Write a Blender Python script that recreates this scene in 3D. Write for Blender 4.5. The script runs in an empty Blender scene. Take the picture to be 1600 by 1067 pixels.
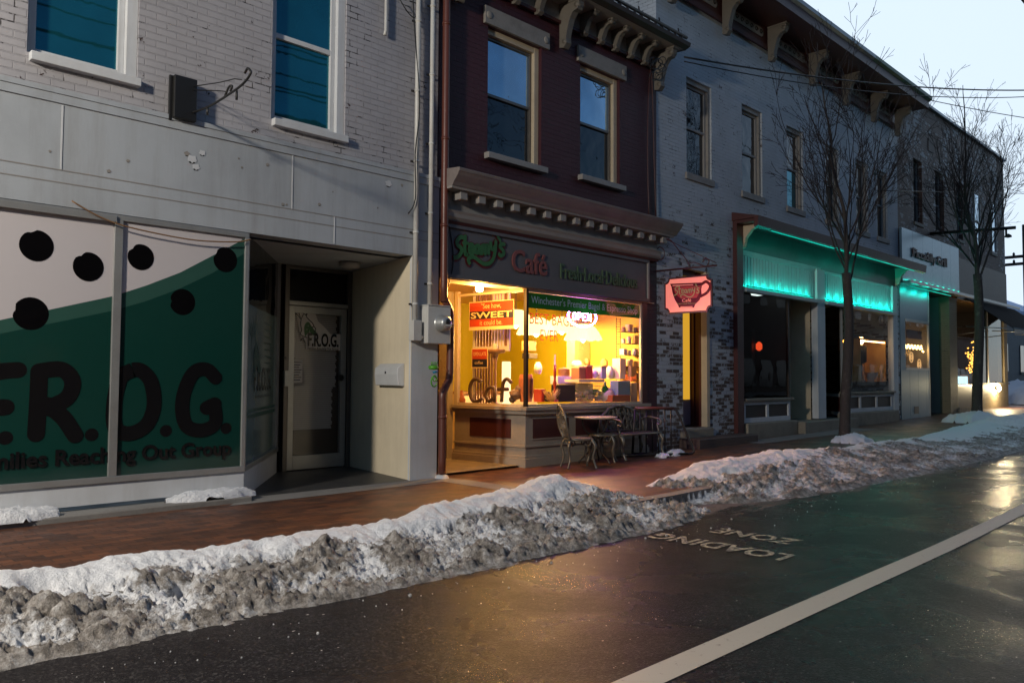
import bpy, bmesh, math, random
from mathutils import Vector, noise
random.seed(7)
sc = bpy.context.scene
COL = sc.collection
PI = math.pi
# ------------------------------------------------------------------ camera
FPX = 1250.0; H = 1.35
XW = Vector((0.70804749, -0.03638969, -0.70522659))      # world axes in camera space
UP = Vector((0.00596979, 0.99894414, -0.04555185))
YW = UP.cross(XW)
CAMP = Vector((0, 0, H))
from mathutils import Matrix
Rw = Matrix((XW, YW, UP))                                # camera -> world
cam_d = bpy.data.cameras.new('camera'); cam = bpy.data.objects.new('camera', cam_d); COL.objects.link(cam)
cam_d.sensor_width = 36; cam_d.lens = FPX / 1600 * 36; cam_d.clip_start = .05; cam_d.clip_end = 2000
cam.matrix_world = Matrix.Translation(CAMP) @ Rw.to_4x4()
sc.camera = cam
# ------------------------------------------------------------------ world: dusk sky, the glow down the street
w = bpy.data.worlds.new("World"); sc.world = w; w.use_nodes = True
nt = w.node_tree; bg = nt.nodes['Background']
sky = nt.nodes.new('ShaderNodeTexSky'); sky.sky_type = 'NISHITA'; sky.sun_disc = False
sky.sun_elevation = math.radians(7.0); sky.sun_rotation = math.radians(75); sky.air_density = 1.0; sky.dust_density = .3; sky.ozone_density = 3.0
tint = nt.nodes.new('ShaderNodeMix'); tint.data_type = 'RGBA'; tint.blend_type = 'MULTIPLY'; tint.inputs[0].default_value = 1
tint.inputs[7].default_value = (.98, 1.0, 1.10, 1)
nt.links.new(sky.outputs[0], tint.inputs[6])
# bright glow mixed into the sky colour towards the sunset end of the street
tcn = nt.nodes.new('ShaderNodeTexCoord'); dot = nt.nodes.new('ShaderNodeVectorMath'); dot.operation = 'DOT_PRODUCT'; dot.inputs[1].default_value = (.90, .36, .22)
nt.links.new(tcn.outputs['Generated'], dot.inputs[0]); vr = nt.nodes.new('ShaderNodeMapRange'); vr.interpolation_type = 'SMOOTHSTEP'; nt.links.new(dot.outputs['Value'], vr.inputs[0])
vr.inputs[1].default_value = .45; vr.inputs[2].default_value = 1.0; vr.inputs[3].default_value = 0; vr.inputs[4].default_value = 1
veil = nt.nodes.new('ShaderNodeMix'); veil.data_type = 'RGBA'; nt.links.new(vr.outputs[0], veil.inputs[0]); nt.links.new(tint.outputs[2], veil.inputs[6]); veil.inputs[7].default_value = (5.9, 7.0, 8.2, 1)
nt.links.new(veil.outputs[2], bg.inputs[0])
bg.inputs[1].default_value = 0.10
sc.view_settings.view_transform = 'Standard'; sc.view_settings.look = 'None'
sc.view_settings.exposure = 0.42; sc.view_settings.gamma = 1
sc.cycles.max_bounces = 8; sc.cycles.transparent_max_bounces = 16
sc.cycles.caustics_reflective = False; sc.cycles.caustics_refractive = False
sc.cycles.use_denoising = True
sc.cycles.sample_clamp_indirect = 6
# ------------------------------------------------------------------ pixel -> world helpers (photograph is 1600 x 1067)
def ray(px, py): return Rw @ Vector((px - 800.0, 533.5 - py, -FPX))
D = 8.43                                                 # the facade line
def A(px, py, Y=D):
    d = ray(px, py); return CAMP + d * (Y / d.y)
def AX(px, py, X):
    d = ray(px, py); return CAMP + d * (X / d.x)
def AP(px, py, p, n):
    d = ray(px, py); return CAMP + d * ((Vector(p) - CAMP).dot(n) / d.dot(n))
def AZ(px, py, Z):
    d = ray(px, py); return CAMP + d * ((Z - H) / d.z)
def zg(x): return 0.0137 * max(0.0, x - 8.0)
# ------------------------------------------------------------------ object helpers
ORG = {}
def tag(o, label=None, cat=None, group=None, kind=None):
    if label: o['label'] = label
    if cat: o['category'] = cat
    if group: o['group'] = group
    if kind: o['kind'] = kind
    return o
def thing(name, loc, label, cat, group=None):
    o = bpy.data.objects.new(name, None); COL.objects.link(o); o.empty_display_size = .1
    o.location = loc; ORG[o.name] = Vector(loc); return tag(o, label, cat, group)
def copy_tree(o, dv, label=None, parent=None):
    c = o.copy(); COL.objects.link(c); c.parent = parent
    if parent is None:
        c.location = Vector(o.location) + Vector(dv)
        if label: c['label'] = label
    for ch in list(o.children): copy_tree(ch, dv, None, c)
    return c
class MB:
    def __init__(s): s.v = []; s.f = []; s.m = []; s.sm = []; s.mats = []; s.M = None; s.col = None
    def mi(s, mat):
        if mat not in s.mats: s.mats.append(mat)
        return s.mats.index(mat)
    def add(s, vs, fs, mat, smooth=False):
        b = len(s.v); s.v += [Vector(v) for v in vs]; k = s.mi(mat)
        for f in fs: s.f.append([b + i for i in f]); s.m.append(k); s.sm.append(smooth)
        return s
    def box(s, x0, x1, y0, y1, z0, z1, mat):
        vs = [(x, y, z) for z in (z0, z1) for y in (y0, y1) for x in (x0, x1)]
        return s.add(vs, [(0, 2, 3, 1), (4, 5, 7, 6), (0, 1, 5, 4), (1, 3, 7, 5), (3, 2, 6, 7), (2, 0, 4, 6)], mat)
    def obox(s, P, U, V, N, a0, a1, b0, b1, c0, c1, mat):
        P, U, V, N = map(Vector, (P, U, V, N))
        vs = [P + U * x + V * y + N * z for z in (c0, c1) for y in (b0, b1) for x in (a0, a1)]
        return s.add(vs, [(0, 2, 3, 1), (4, 5, 7, 6), (0, 1, 5, 4), (1, 3, 7, 5), (3, 2, 6, 7), (2, 0, 4, 6)], mat)
    def quad(s, a, b, c, d, mat): return s.add([a, b, c, d], [(0, 1, 2, 3)], mat)
    def prism(s, pts, dv, mat):
        """closed outline (list of points) swept along dv"""
        n = len(pts); dv = Vector(dv); vs = [Vector(p) for p in pts]; vs += [p + dv for p in vs[:n]]
        fs = [list(range(n))[::-1], list(range(n, 2 * n))] + [(i, (i + 1) % n, n + (i + 1) % n, n + i) for i in range(n)]
        return s.add(vs, fs, mat)
    def tube(s, pts, r, mat, n=8, cap=True):
        pts = [Vector(p) for p in pts]; k = len(pts)
        rs = r if isinstance(r, (list, tuple)) else [r] * k
        vs = []; prev = None
        for i, p in enumerate(pts):
            t = (pts[min(i + 1, k - 1)] - pts[max(i - 1, 0)]);
            if t.length < 1e-9: t = Vector((0, 0, 1))
            t.normalize()
            if prev is None:
                a = Vector((0, 0, 1)) if abs(t.z) < .9 else Vector((1, 0, 0))
                u = t.cross(a).normalized()
            else:
                u = (prev - t * prev.dot(t));
                u = u.normalized() if u.length > 1e-6 else t.orthogonal().normalized()
            prev = u; v = t.cross(u)
            for j in range(n):
                an = 2 * PI * j / n; vs.append(p + (u * math.cos(an) + v * math.sin(an)) * rs[i])
        fs = [(i * n + j, i * n + (j + 1) % n, (i + 1) * n + (j + 1) % n, (i + 1) * n + j) for i in range(k - 1) for j in range(n)]
        if cap: fs += [tuple(range(n))[::-1], tuple(range((k - 1) * n, k * n))]
        return s.add(vs, fs, mat, True)
    def lathe(s, c, prof, mat, n=20, axis='z', smooth=True):
        """prof: list of (radius, height)"""
        c = Vector(c); vs = []
        for r, h in prof:
            for j in range(n):
                a = 2 * PI * j / n; x, y = r * math.cos(a), r * math.sin(a)
                vs.append(c + (Vector((x, y, h)) if axis == 'z' else Vector((x, h, y)) if axis == 'y' else Vector((h, x, y))))
        k = len(prof)
        fs = [(i * n + j, i * n + (j + 1) % n, (i + 1) * n + (j + 1) % n, (i + 1) * n + j) for i in range(k - 1) for j in range(n)]
        fs += [tuple(range(n)), tuple(range((k - 1) * n, k * n))]
        return s.add(vs, fs, mat, smooth)
    def ribbon(s, pts, N, r, lift, mat, taper=None, cap=True):
        """flat painted stroke on the plane with normal N, lifted by lift"""
        N = Vector(N).normalized(); p = smooth_line([Vector(q) for q in pts], 5 if len(pts) > 2 else 1)
        if (p[0] - p[-1]).length < 2.2 * r and len(p) > 8:
            cap = False
            if (p[0] - p[-1]).length > 1e-6: p = p[:-1] + [p[0]]
        n = len(p); L = []; R = []
        for i in range(n):
            t = (p[min(i + 1, n - 1)] - p[max(i - 1, 0)]).normalized(); sd = t.cross(N).normalized()
            rr = r * (taper(i / (n - 1)) if taper else 1)
            L.append(p[i] + sd * rr); R.append(p[i] - sd * rr)
        vs = L + R; fs = [(i, i + 1, n + i + 1, n + i) for i in range(n - 1)]
        if cap:
            for e, o in ((0, -1), (n - 1, 1)):
                t = (p[1] - p[0]) if e == 0 else (p[-1] - p[-2]); t.normalize(); t *= o
                sd = t.cross(N).normalized(); rr = r * (taper(e / (n - 1)) if taper else 1)
                b = len(vs); vs += [p[e] + (sd * math.cos(a) + t * math.sin(a)) * rr for a in [PI * k / 8 for k in range(9)]]
                fs.append(tuple(range(b, b + 9)))
        vs = [v + N * (lift) for v in vs]
        return s.add(vs, fs, mat)
    def disc(s, c, U, V, N, ru, rv, lift, mat, n=28, wob=None):
        c, U, V, N = map(Vector, (c, U, V, N))
        vs = []
        for i in range(n):
            a = 2 * PI * i / n; k = wob(a) if wob else 1
            vs.append(c + U * math.cos(a) * ru * k + V * math.sin(a) * rv * k + N * lift)
        return s.add(vs, [tuple(range(n))], mat)
    def text(s, st, P, U, V, N, wd, ht, mat, ext=0.0, bold=0.0):
        cu = bpy.data.curves.new('txt', 'FONT'); cu.body = st; cu.size = 1; cu.offset = bold; cu.extrude = 0.5 if ext else 0; cu.resolution_u = 3
        o = bpy.data.objects.new('txt', cu); COL.objects.link(o)
        dg = bpy.context.evaluated_depsgraph_get(); me = bpy.data.meshes.new_from_object(o.evaluated_get(dg))
        P, U, V, N = map(Vector, (P, U, V, N))
        xs = [v.co.x for v in me.vertices]; ys = [v.co.y for v in me.vertices]
        x0, x1, y0, y1 = min(xs), max(xs), min(ys), max(ys)
        sx = wd / (x1 - x0); sy = ht / (y1 - y0) if ht else sx
        vs = [P + U * ((v.co.x - x0) * sx) + V * ((v.co.y - y0) * sy) + N * (v.co.z * ext) for v in me.vertices]
        s.add(vs, [tuple(p.vertices) for p in me.polygons], mat)
        bpy.data.objects.remove(o); bpy.data.curves.remove(cu); bpy.data.meshes.remove(me)
        return s
    def build(s, name, parent=None, label=None, bevel=0, weld=False):
        me = bpy.data.meshes.new(name); org = ORG.get(parent.name, Vector()) if parent else Vector()
        me.from_pydata([v - org for v in s.v], [], s.f)
        for m in s.mats: me.materials.append(m)
        me.polygons.foreach_set('material_index', s.m); me.polygons.foreach_set('use_smooth', s.sm)
        if s.col:
            at = me.color_attributes.new('mask', 'FLOAT_COLOR', 'POINT')
            at.data.foreach_set('color', [x for c in s.col for x in c])
        me.update()
        o = bpy.data.objects.new(name, me); COL.objects.link(o)
        if parent: o.parent = parent; ORG[o.name] = org
        if bevel:
            b = o.modifiers.new('bevel', 'BEVEL'); b.width = bevel; b.segments = 2; b.limit_method = 'ANGLE'
        if label: o['label'] = label
        return o
def smooth_line(p, k):
    if k <= 1 or len(p) < 3: return p
    out = []
    for i in range(len(p) - 1):
        p0, p1, p2, p3 = p[max(i - 1, 0)], p[i], p[i + 1], p[min(i + 2, len(p) - 1)]
        for j in range(k):
            t = j / k
            out.append(.5 * ((2 * p1) + (p2 - p0) * t + (2 * p0 - 5 * p1 + 4 * p2 - p3) * t * t + (3 * p1 - p0 - 3 * p2 + p3) * t ** 3))
    return out + [p[-1]]
# ------------------------------------------------------------------ materials
class NT:
    def __init__(s, name):
        s.mat = bpy.data.materials.new(name); s.mat.use_nodes = True; s.t = s.mat.node_tree; s.n = s.t.nodes; s.b = s.n['Principled BSDF']
        s.out = s.n['Material Output']
    def new(s, ty, **k):
        n = s.n.new('ShaderNode' + ty)
        for a, b in k.items(): setattr(n, a, b)
        return n
    def l(s, a, b): s.t.links.new(a, b)
    def coord(s, mode='xyz'):
        g = s.new('NewGeometry')
        if mode == 'xyz': return g.outputs['Position']
        sp = s.new('SeparateXYZ'); s.l(g.outputs['Position'], sp.inputs[0]); c = s.new('CombineXYZ')
        if mode == 'wall':
            a = s.new('Math', operation='ADD'); s.l(sp.outputs[0], a.inputs[0]); s.l(sp.outputs[1], a.inputs[1]); s.l(a.outputs[0], c.inputs[0]); s.l(sp.outputs[2], c.inputs[1])
        return c.outputs[0]
    def sep(s, v): q = s.new('SeparateXYZ'); s.l(v, q.inputs[0]); return q
    def noise(s, v, scale, det=4, rough=.6, dist=0):
        n = s.new('TexNoise'); n.inputs['Scale'].default_value = scale; n.inputs['Detail'].default_value = det; n.inputs['Roughness'].default_value = rough; n.inputs['Distortion'].default_value = dist
        s.l(v, n.inputs['Vector']); return n.outputs['Fac']
    def ramp(s, f, *st):
        r = s.new('ValToRGB'); e = r.color_ramp.elements
        while len(e) < len(st): e.new(.5)
        for q, (p, c) in zip(e, st): q.position = p; q.color = (c if len(c) == 4 else (*c, 1)) if isinstance(c, tuple) else (c, c, c, 1)
        s.l(f, r.inputs[0]); return r.outputs[0]
    def mix(s, f, a, b, ty='MIX'):
        m = s.new('Mix', data_type='RGBA', blend_type=ty)
        for i, q in ((0, f), (6, a), (7, b)):
            if isinstance(q, (int, float)): m.inputs[i].default_value = q if i == 0 else (q, q, q, 1)
            elif isinstance(q, tuple): m.inputs[i].default_value = (*q, 1)
            else: s.l(q, m.inputs[i])
        return m.outputs[2]
    def math(s, op, a, b=0.0, c=None):
        m = s.new('Math', operation=op)
        for i, q in enumerate((a, b, c)):
            if q is None: continue
            if isinstance(q, (int, float)): m.inputs[i].default_value = q
            else: s.l(q, m.inputs[i])
        return m.outputs[0]
    def bump(s, h, strength=.5, dist=.01, prev=None):
        b = s.new('Bump'); b.inputs['Strength'].default_value = strength; b.inputs['Distance'].default_value = dist
        s.l(h, b.inputs['Height'])
        if prev: s.l(prev, b.inputs['Normal'])
        return b.outputs[0]
    def set(s, col=None, rough=None, metal=None, normal=None, spec=None, emi=None, es=None):
        for k, q in (('Base Color', col), ('Roughness', rough), ('Metallic', metal), ('Normal', normal), ('Specular IOR Level', spec), ('Emission Color', emi), ('Emission Strength', es)):
            if q is None: continue
            i = s.b.inputs[k]
            if isinstance(q, tuple): i.default_value = (*q, 1)
            elif isinstance(q, (int, float)): i.default_value = q
            else: s.l(q, i)
        return s.mat
def paint(name, c, rough=.5, dirt=.25, dc=(.12, .11, .09), scale=1.5, bump=.15, metal=0, spec=.5):
    t = NT(name); v = t.coord(); n = t.noise(v, scale, 6, .65); n2 = t.noise(v, scale * 14, 4, .6)
    m = t.math('MULTIPLY', t.ramp(n, (.45, 0.0), (.8, 1.0)), dirt)
    col = t.mix(m, c, dc); col = t.mix(t.math('MULTIPLY', t.ramp(n2, (.55, 0.0), (.75, 1.0)), dirt * .6), col, dc)
    r = t.math('ADD', t.math('MULTIPLY', n2, .25), rough - .12)
    return t.set(col, r, metal, t.bump(n2, bump, .004), spec)
def plain(name, c, rough=.5, metal=0, spec=.5):
    t = NT(name); v = t.coord(); n = t.noise(v, 9, 3)
    col = t.mix(t.math('MULTIPLY', n, .25), c, tuple(x * .6 for x in c)); return t.set(col, rough, metal, None, spec)
def emit(name, c, st):
    t = NT(name); return t.set((0.02, .02, .02), .6, 0, None, .2, c, st)
def brick(name, paintc, under, mortar, chip=.06, chipz=None, mott=0, bw=.215, rh=.0735, bumps=.8, dirt=.25, rough=.6):
    """painted brick; chip = share of bricks with paint lost; chipz=(z0,z1) lets it grow towards the pavement"""
    t = NT(name); v = t.coord('wall'); P = t.coord()
    wob = t.new('TexNoise'); wob.inputs['Scale'].default_value = 3; t.l(v, wob.inputs['Vector'])
    vm = t.new('VectorMath', operation='MULTIPLY_ADD'); t.l(wob.outputs['Color'], vm.inputs[0]); vm.inputs[1].default_value = (.02, .014, 0); t.l(v, vm.inputs[2])
    b = t.new('TexBrick'); t.l(vm.outputs[0], b.inputs['Vector'])
    b.inputs['Color1'].default_value = (0, 0, 0, 1); b.inputs['Color2'].default_value = (1, 1, 1, 1); b.inputs['Mortar'].default_value = (.5, .5, .5, 1)
    b.inputs['Scale'].default_value = 1; b.inputs['Brick Width'].default_value = bw; b.inputs['Row Height'].default_value = rh
    b.inputs['Mortar Size'].default_value = .007; b.inputs['Mortar Smooth'].default_value = .35
    per = b.outputs['Color']; mor = b.outputs['Fac']
    big = t.noise(P, .55, 5, .65); fine = t.noise(P, 30, 5, .7); mid = t.noise(P, 5, 4, .6)
    # paint colour: slow staining, per-brick tone
    col = t.mix(t.math('MULTIPLY', per, .16), paintc, tuple(x * .62 for x in paintc))
    col = t.mix(t.math('MULTIPLY', t.ramp(big, (.42, 0.0), (.72, 1.0)), dirt), col, tuple(x * .45 for x in paintc))
    col = t.mix(t.math('MULTIPLY', mor, .18), col, tuple(x * .5 for x in paintc))
    ucol = t.mix(per, under, tuple(x * .5 for x in under)); ucol = t.mix(mor, ucol, mortar)
    # chips: per brick random + noise edges
    s = t.math('ADD', t.math('MULTIPLY', per, .36), t.math('MULTIPLY', fine, .5)); s = t.math('ADD', s, t.math('MULTIPLY', mid, .55)); s = t.math('SUBTRACT', s, t.math('MULTIPLY', mor, .12))
    th = 1.05 - chip
    if mott: s = t.math('ADD', s, t.math('MULTIPLY', t.math('SUBTRACT', t.noise(P, .8, 6, .75), .5), mott))
    if chipz:
        z = t.sep(P).outputs[2]; mr = t.new('MapRange'); t.l(z, mr.inputs[0]); mr.inputs[1].default_value = chipz[1]; mr.inputs[2].default_value = chipz[0]
        mr.inputs[3].default_value = 0; mr.inputs[4].default_value = chipz[2]
        s = t.math('ADD', s, mr.outputs[0])
    cm = t.ramp(s, (max(0, th - .02), 0.0), (min(1, th + .02), 1.0))
    # small dark cracks along the joints where the paint has opened
    ck = t.math('MULTIPLY', t.ramp(mor, (.5, 0.0), (.9, 1.0)), t.ramp(t.noise(P, 3.6, 6, .8), (.56, 0.0), (.61, 1.0)))
    col = t.mix(cm, col, ucol); col = t.mix(t.math('MULTIPLY', ck, .9), col, (.035, .03, .028))
    h = t.math('SUBTRACT', t.math('ADD', t.math('MULTIPLY', fine, .35), t.math('MULTIPLY', per, .25)), t.math('MULTIPLY', mor, 1.0)); h = t.math('SUBTRACT', h, t.math('MULTIPLY', cm, .5))
    return t.set(col, rough, 0, t.bump(h, bumps, .009), .35)
def glass(name, tint=(1, 1, 1), rough=.0, ior=1.5):
    t = NT(name); tr = t.new('BsdfTransparent'); tr.inputs[0].default_value = (*tint, 1); gl = t.new('BsdfGlossy'); gl.inputs['Roughness'].default_value = rough
    fr = t.new('Fresnel'); gg = t.new('NewGeometry'); mr = t.new('MapRange'); t.l(gg.outputs['Backfacing'], mr.inputs[0]); mr.inputs[3].default_value = ior; mr.inputs[4].default_value = 1 / ior; t.l(mr.outputs[0], fr.inputs[0]); mx = t.new('MixShader'); n = t.noise(t.coord(), 1.3, 2)
    bp = t.bump(n, .25, .01); t.l(bp, gl.inputs['Normal'])
    t.l(fr.outputs[0], mx.inputs[0]); t.l(tr.outputs[0], mx.inputs[1]); t.l(gl.outputs[0], mx.inputs[2]); t.l(mx.outputs[0], t.out.inputs[0]); return t.mat
def pane(name, c, wave=.6, rough=.03, ior=1.7):
    """dark window pane with a dim room or blind behind it: coloured ground under a wavy old-glass reflection"""
    t = NT(name); v = t.coord(); n = t.noise(v, 2.2, 2, .5, .6)
    col = t.mix(t.noise(v, 1.1, 3), c, tuple(x * .45 for x in c))
    t.b.inputs['IOR'].default_value = ior
    return t.set(col, rough, 0, t.bump(n, wave, .02), .5)
M = {}
M['white_brick'] = brick('white_brick', (.42, .41, .43), (.10, .055, .04), (.2, .18, .16), chip=.04, chipz=(3.6, 5.4, .05), dirt=.45, bumps=1.0)
M['maroon_brick'] = brick('maroon_brick', (.060, .016, .023), (.06, .02, .02), (.05, .02, .02), chip=-.2, dirt=.5, bumps=1.0, rough=.55)
M['pale_brick'] = brick('pale_brick', (.46, .50, .54), (.15, .105, .085), (.27, .255, .24), chip=.10, chipz=(.3, 5.0, .33), dirt=.45, bumps=1.0, rh=.07)
M['mottled_brick'] = brick('mottled_brick', (.34, .34, .35), (.12, .06, .045), (.12, .10, .09), chip=.50, mott=1.8, dirt=.4, bumps=.9)
M['tan_brick'] = brick('tan_brick', (.30, .24, .15), (.2, .12, .07), (.15, .12, .09), chip=-.1, dirt=.3, rh=.075)
M['brown_brick'] = brick('brown_brick', (.09, .06, .05), (.06, .03, .025), (.12, .1, .09), chip=-.1, dirt=.4)
M['white_paint'] = paint('white_paint', (.56, .58, .60), .5, .22, (.25, .22, .18), 1.2)
M['stucco'] = paint('stucco', (.36, .395, .43), .6, .38, (.2, .19, .17), .9, .35)
def streaky(name, c, c2):
    t = NT(name); P = t.coord(); q = t.sep(P); cm = t.new('CombineXYZ'); t.l(t.math('MULTIPLY', t.math('ADD', q.outputs[0], q.outputs[1]), 5.0), cm.inputs[0]); t.l(t.math('MULTIPLY', q.outputs[2], .45), cm.inputs[1])
    st = t.noise(cm.outputs[0], 1.0, 6, .7); big = t.noise(P, .8, 6, .65); fine = t.noise(P, 22, 5, .7)
    col = t.mix(t.math('MULTIPLY', t.ramp(st, (.46, 0.0), (.72, 1.0)), .40), c, c2); col = t.mix(t.math('MULTIPLY', t.ramp(big, (.45, 0.0), (.70, 1.0)), .35), col, tuple(x * .62 for x in c))
    rust = t.math('MULTIPLY', t.ramp(st, (.66, 0.0), (.74, 1.0)), t.ramp(big, (.5, 0.0), (.6, 1.0))); col = t.mix(t.math('MULTIPLY', rust, .35), col, (.16, .09, .05))
    chipm = t.ramp(t.noise(P, 6, 8, .8), (.695, 0.0), (.705, 1.0)); col = t.mix(t.math('MULTIPLY', chipm, .6), col, (.17, .16, .15))
    h = t.math('ADD', t.math('MULTIPLY', fine, .5), t.math('MULTIPLY', t.noise(P, 2.5, 3), 1.5)); return t.set(col, .6, 0, t.bump(h, .35, .008), .35)
M['stucco'] = streaky('stucco', (.37, .40, .43), (.22, .215, .20)); M['pillar'] = streaky('pillar', (.76, .67, .50), (.55, .46, .33)); M['white_paint'] = streaky('white_paint', (.56, .58, .60), (.40, .39, .36))
M['cream'] = paint('cream', (.50, .42, .30), .45, .3, (.16, .12, .08), 2)
M['trim_grey'] = paint('trim_grey', (.27, .255, .24), .5, .3, (.12, .1, .09), 2)
M['taupe'] = paint('taupe', (.31, .27, .215), .5, .35, (.08, .07, .06), 2)
M['sign_grey'] = paint('sign_grey', (.10, .098, .105), .55, .3, (.05, .05, .05), 1.5)
M['maroon'] = paint('maroon', (.06, .014, .012), .45, .3, (.03, .01, .01), 2)
M['awning_cloth'] = paint('awning_cloth', (.012, .012, .013), .95, .2, (.03, .03, .03), 3, .2, 0, .1)
M['bracket'] = paint('bracket', (.135, .12, .10), .6, .5, (.06, .05, .045), 5, .4)
M['crown'] = paint('crown', (.21, .18, .165), .55, .4, (.07, .05, .05), 3)
M['dark_red'] = paint('dark_red', (.06, .008, .008), .5, .3, (.02, .01, .01), 2)
M['brown_metal'] = paint('brown_metal', (.12, .035, .022), .4, .3, (.03, .02, .02), 3)
M['conduit'] = paint('conduit', (.55, .55, .52), .4, .3, (.25, .15, .08), 3)
M['alu'] = paint('alu', (.42, .43, .42), .35, .3, (.15, .13, .11), 3, .1, .6)
M['dark_alu'] = paint('dark_alu', (.14, .13, .12), .35, .3, (.05, .05, .05), 3, .1, .6)
M['black'] = plain('black', (.012, .012, .012), .45)
M['black_gloss'] = plain('black_gloss', (.006, .006, .008), .12)
M['iron'] = paint('iron', (.095, .085, .068), .30, .5, (.25, .22, .17), 14, .3, .15)
M['dark_iron'] = paint('dark_iron', (.02, .017, .016), .4, .3, (.06, .03, .02), 8, .3, .2)
M['wood'] = paint('wood', (.22, .12, .055), .5, .4, (.06, .03, .015), 6)
M['dark_wood'] = paint('dark_wood', (.03, .016, .01), .5, .4, (.01, .006, .004), 4)
M['concrete'] = paint('concrete', (.20, .19, .175), .75, .5, (.08, .07, .06), 2.5, .5)
M['stone'] = paint('stone', (.24, .21, .16), .7, .5, (.07, .06, .05), 4, .7)
M['gutter_green'] = paint('gutter_green', (.03, .13, .09), .45, .3, (.04, .05, .05), 1.5)
M['gutter'] = paint('gutter', (.15, .19, .23), .35, .3, (.05, .06, .07), 2, .1, .5)
M['old_cream'] = paint('old_cream', (.26, .24, .215), .6, .5, (.09, .08, .07), 5, .4)
M['steel'] = paint('steel', (.17, .26, .32), .34, .12, (.2, .2, .2), .9, .0, .6)
M['teal_paint'] = paint('teal_paint', (.36, .46, .46), .4, .3, (.1, .12, .11), 2)
M['film_white'] = paint('film_white', (.52, .49, .50), .2, .08, (.4, .38, .38), .6, .02)
M['film_green'] = plain('film_green', (.006, .043, .034), .12)
M['film_light'] = plain('film_light', (.03, .09, .072), .12)
M['film_black'] = plain('film_black', (.006, .006, .007), .22)
M['dot_glass'] = pane('dot_glass', (.004, .004, .005), .3, .08, 1.3)
M['pane_teal'] = pane('pane_teal', (.006, .15, .24), .12, .05, 1.45)
M['pane_dark'] = pane('pane_dark', (.012, .018, .026), .5, .03, 1.6)
M['pane_teal'] = pane('pane_teal', (.02, .21, .28), .04, .02, 1.6); M['pane_teal'].node_tree.nodes['Principled BSDF'].inputs['Metallic'].default_value = .7
M['pane_sky'] = pane('pane_sky', (.50, .72, .90), .30, .02, 2.0)  # sky blue put into the glass colour to strengthen its reflection
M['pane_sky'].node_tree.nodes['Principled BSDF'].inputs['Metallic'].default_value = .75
def translucent(name, c, k=.55):
    t = NT(name); tl = t.new('BsdfTranslucent'); tl.inputs[0].default_value = (*c, 1); mx = t.new('MixShader'); mx.inputs[0].default_value = k
    t.b.inputs['Base Color'].default_value = (*c, 1); t.b.inputs['Roughness'].default_value = .5; t.l(t.b.outputs[0], mx.inputs[1]); t.l(tl.outputs[0], mx.inputs[2]); t.l(mx.outputs[0], t.out.inputs[0]); return t.mat
M['glass'] = glass('glass')
M['glass_dim'] = glass('glass_dim', (.5, .53, .53))
M['glass_blue'] = glass('glass_blue', (.45, .62, .66), .02)
M['paper'] = plain('paper', (.6, .58, .54), .7)
M['blind'] = plain('blind', (.40, .39, .37), .6)
M['green_letter'] = plain('green_letter', (.035, .13, .04), .4)
M['letter_green'] = plain('letter_green', (.055, .10, .05), .5)
M['letter_red'] = plain('letter_red', (.20, .06, .055), .5)
M['deep_red'] = plain('deep_red', (.10, .008, .012), .4)
M['banner_green'] = translucent('banner_green', (.02, .22, .02), .5)
M['banner_text'] = plain('banner_text', (.65, .72, .9), .5)
M['wall_green'] = plain('wall_green', (.50, .42, .006), .6)
M['wall_yellow'] = plain('wall_yellow', (.62, .40, .07), .6)
M['cloth_orange'] = plain('cloth_orange', (.45, .13, .03), .7)
M['gold'] = plain('gold', (.7, .5, .2), .5)
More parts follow.
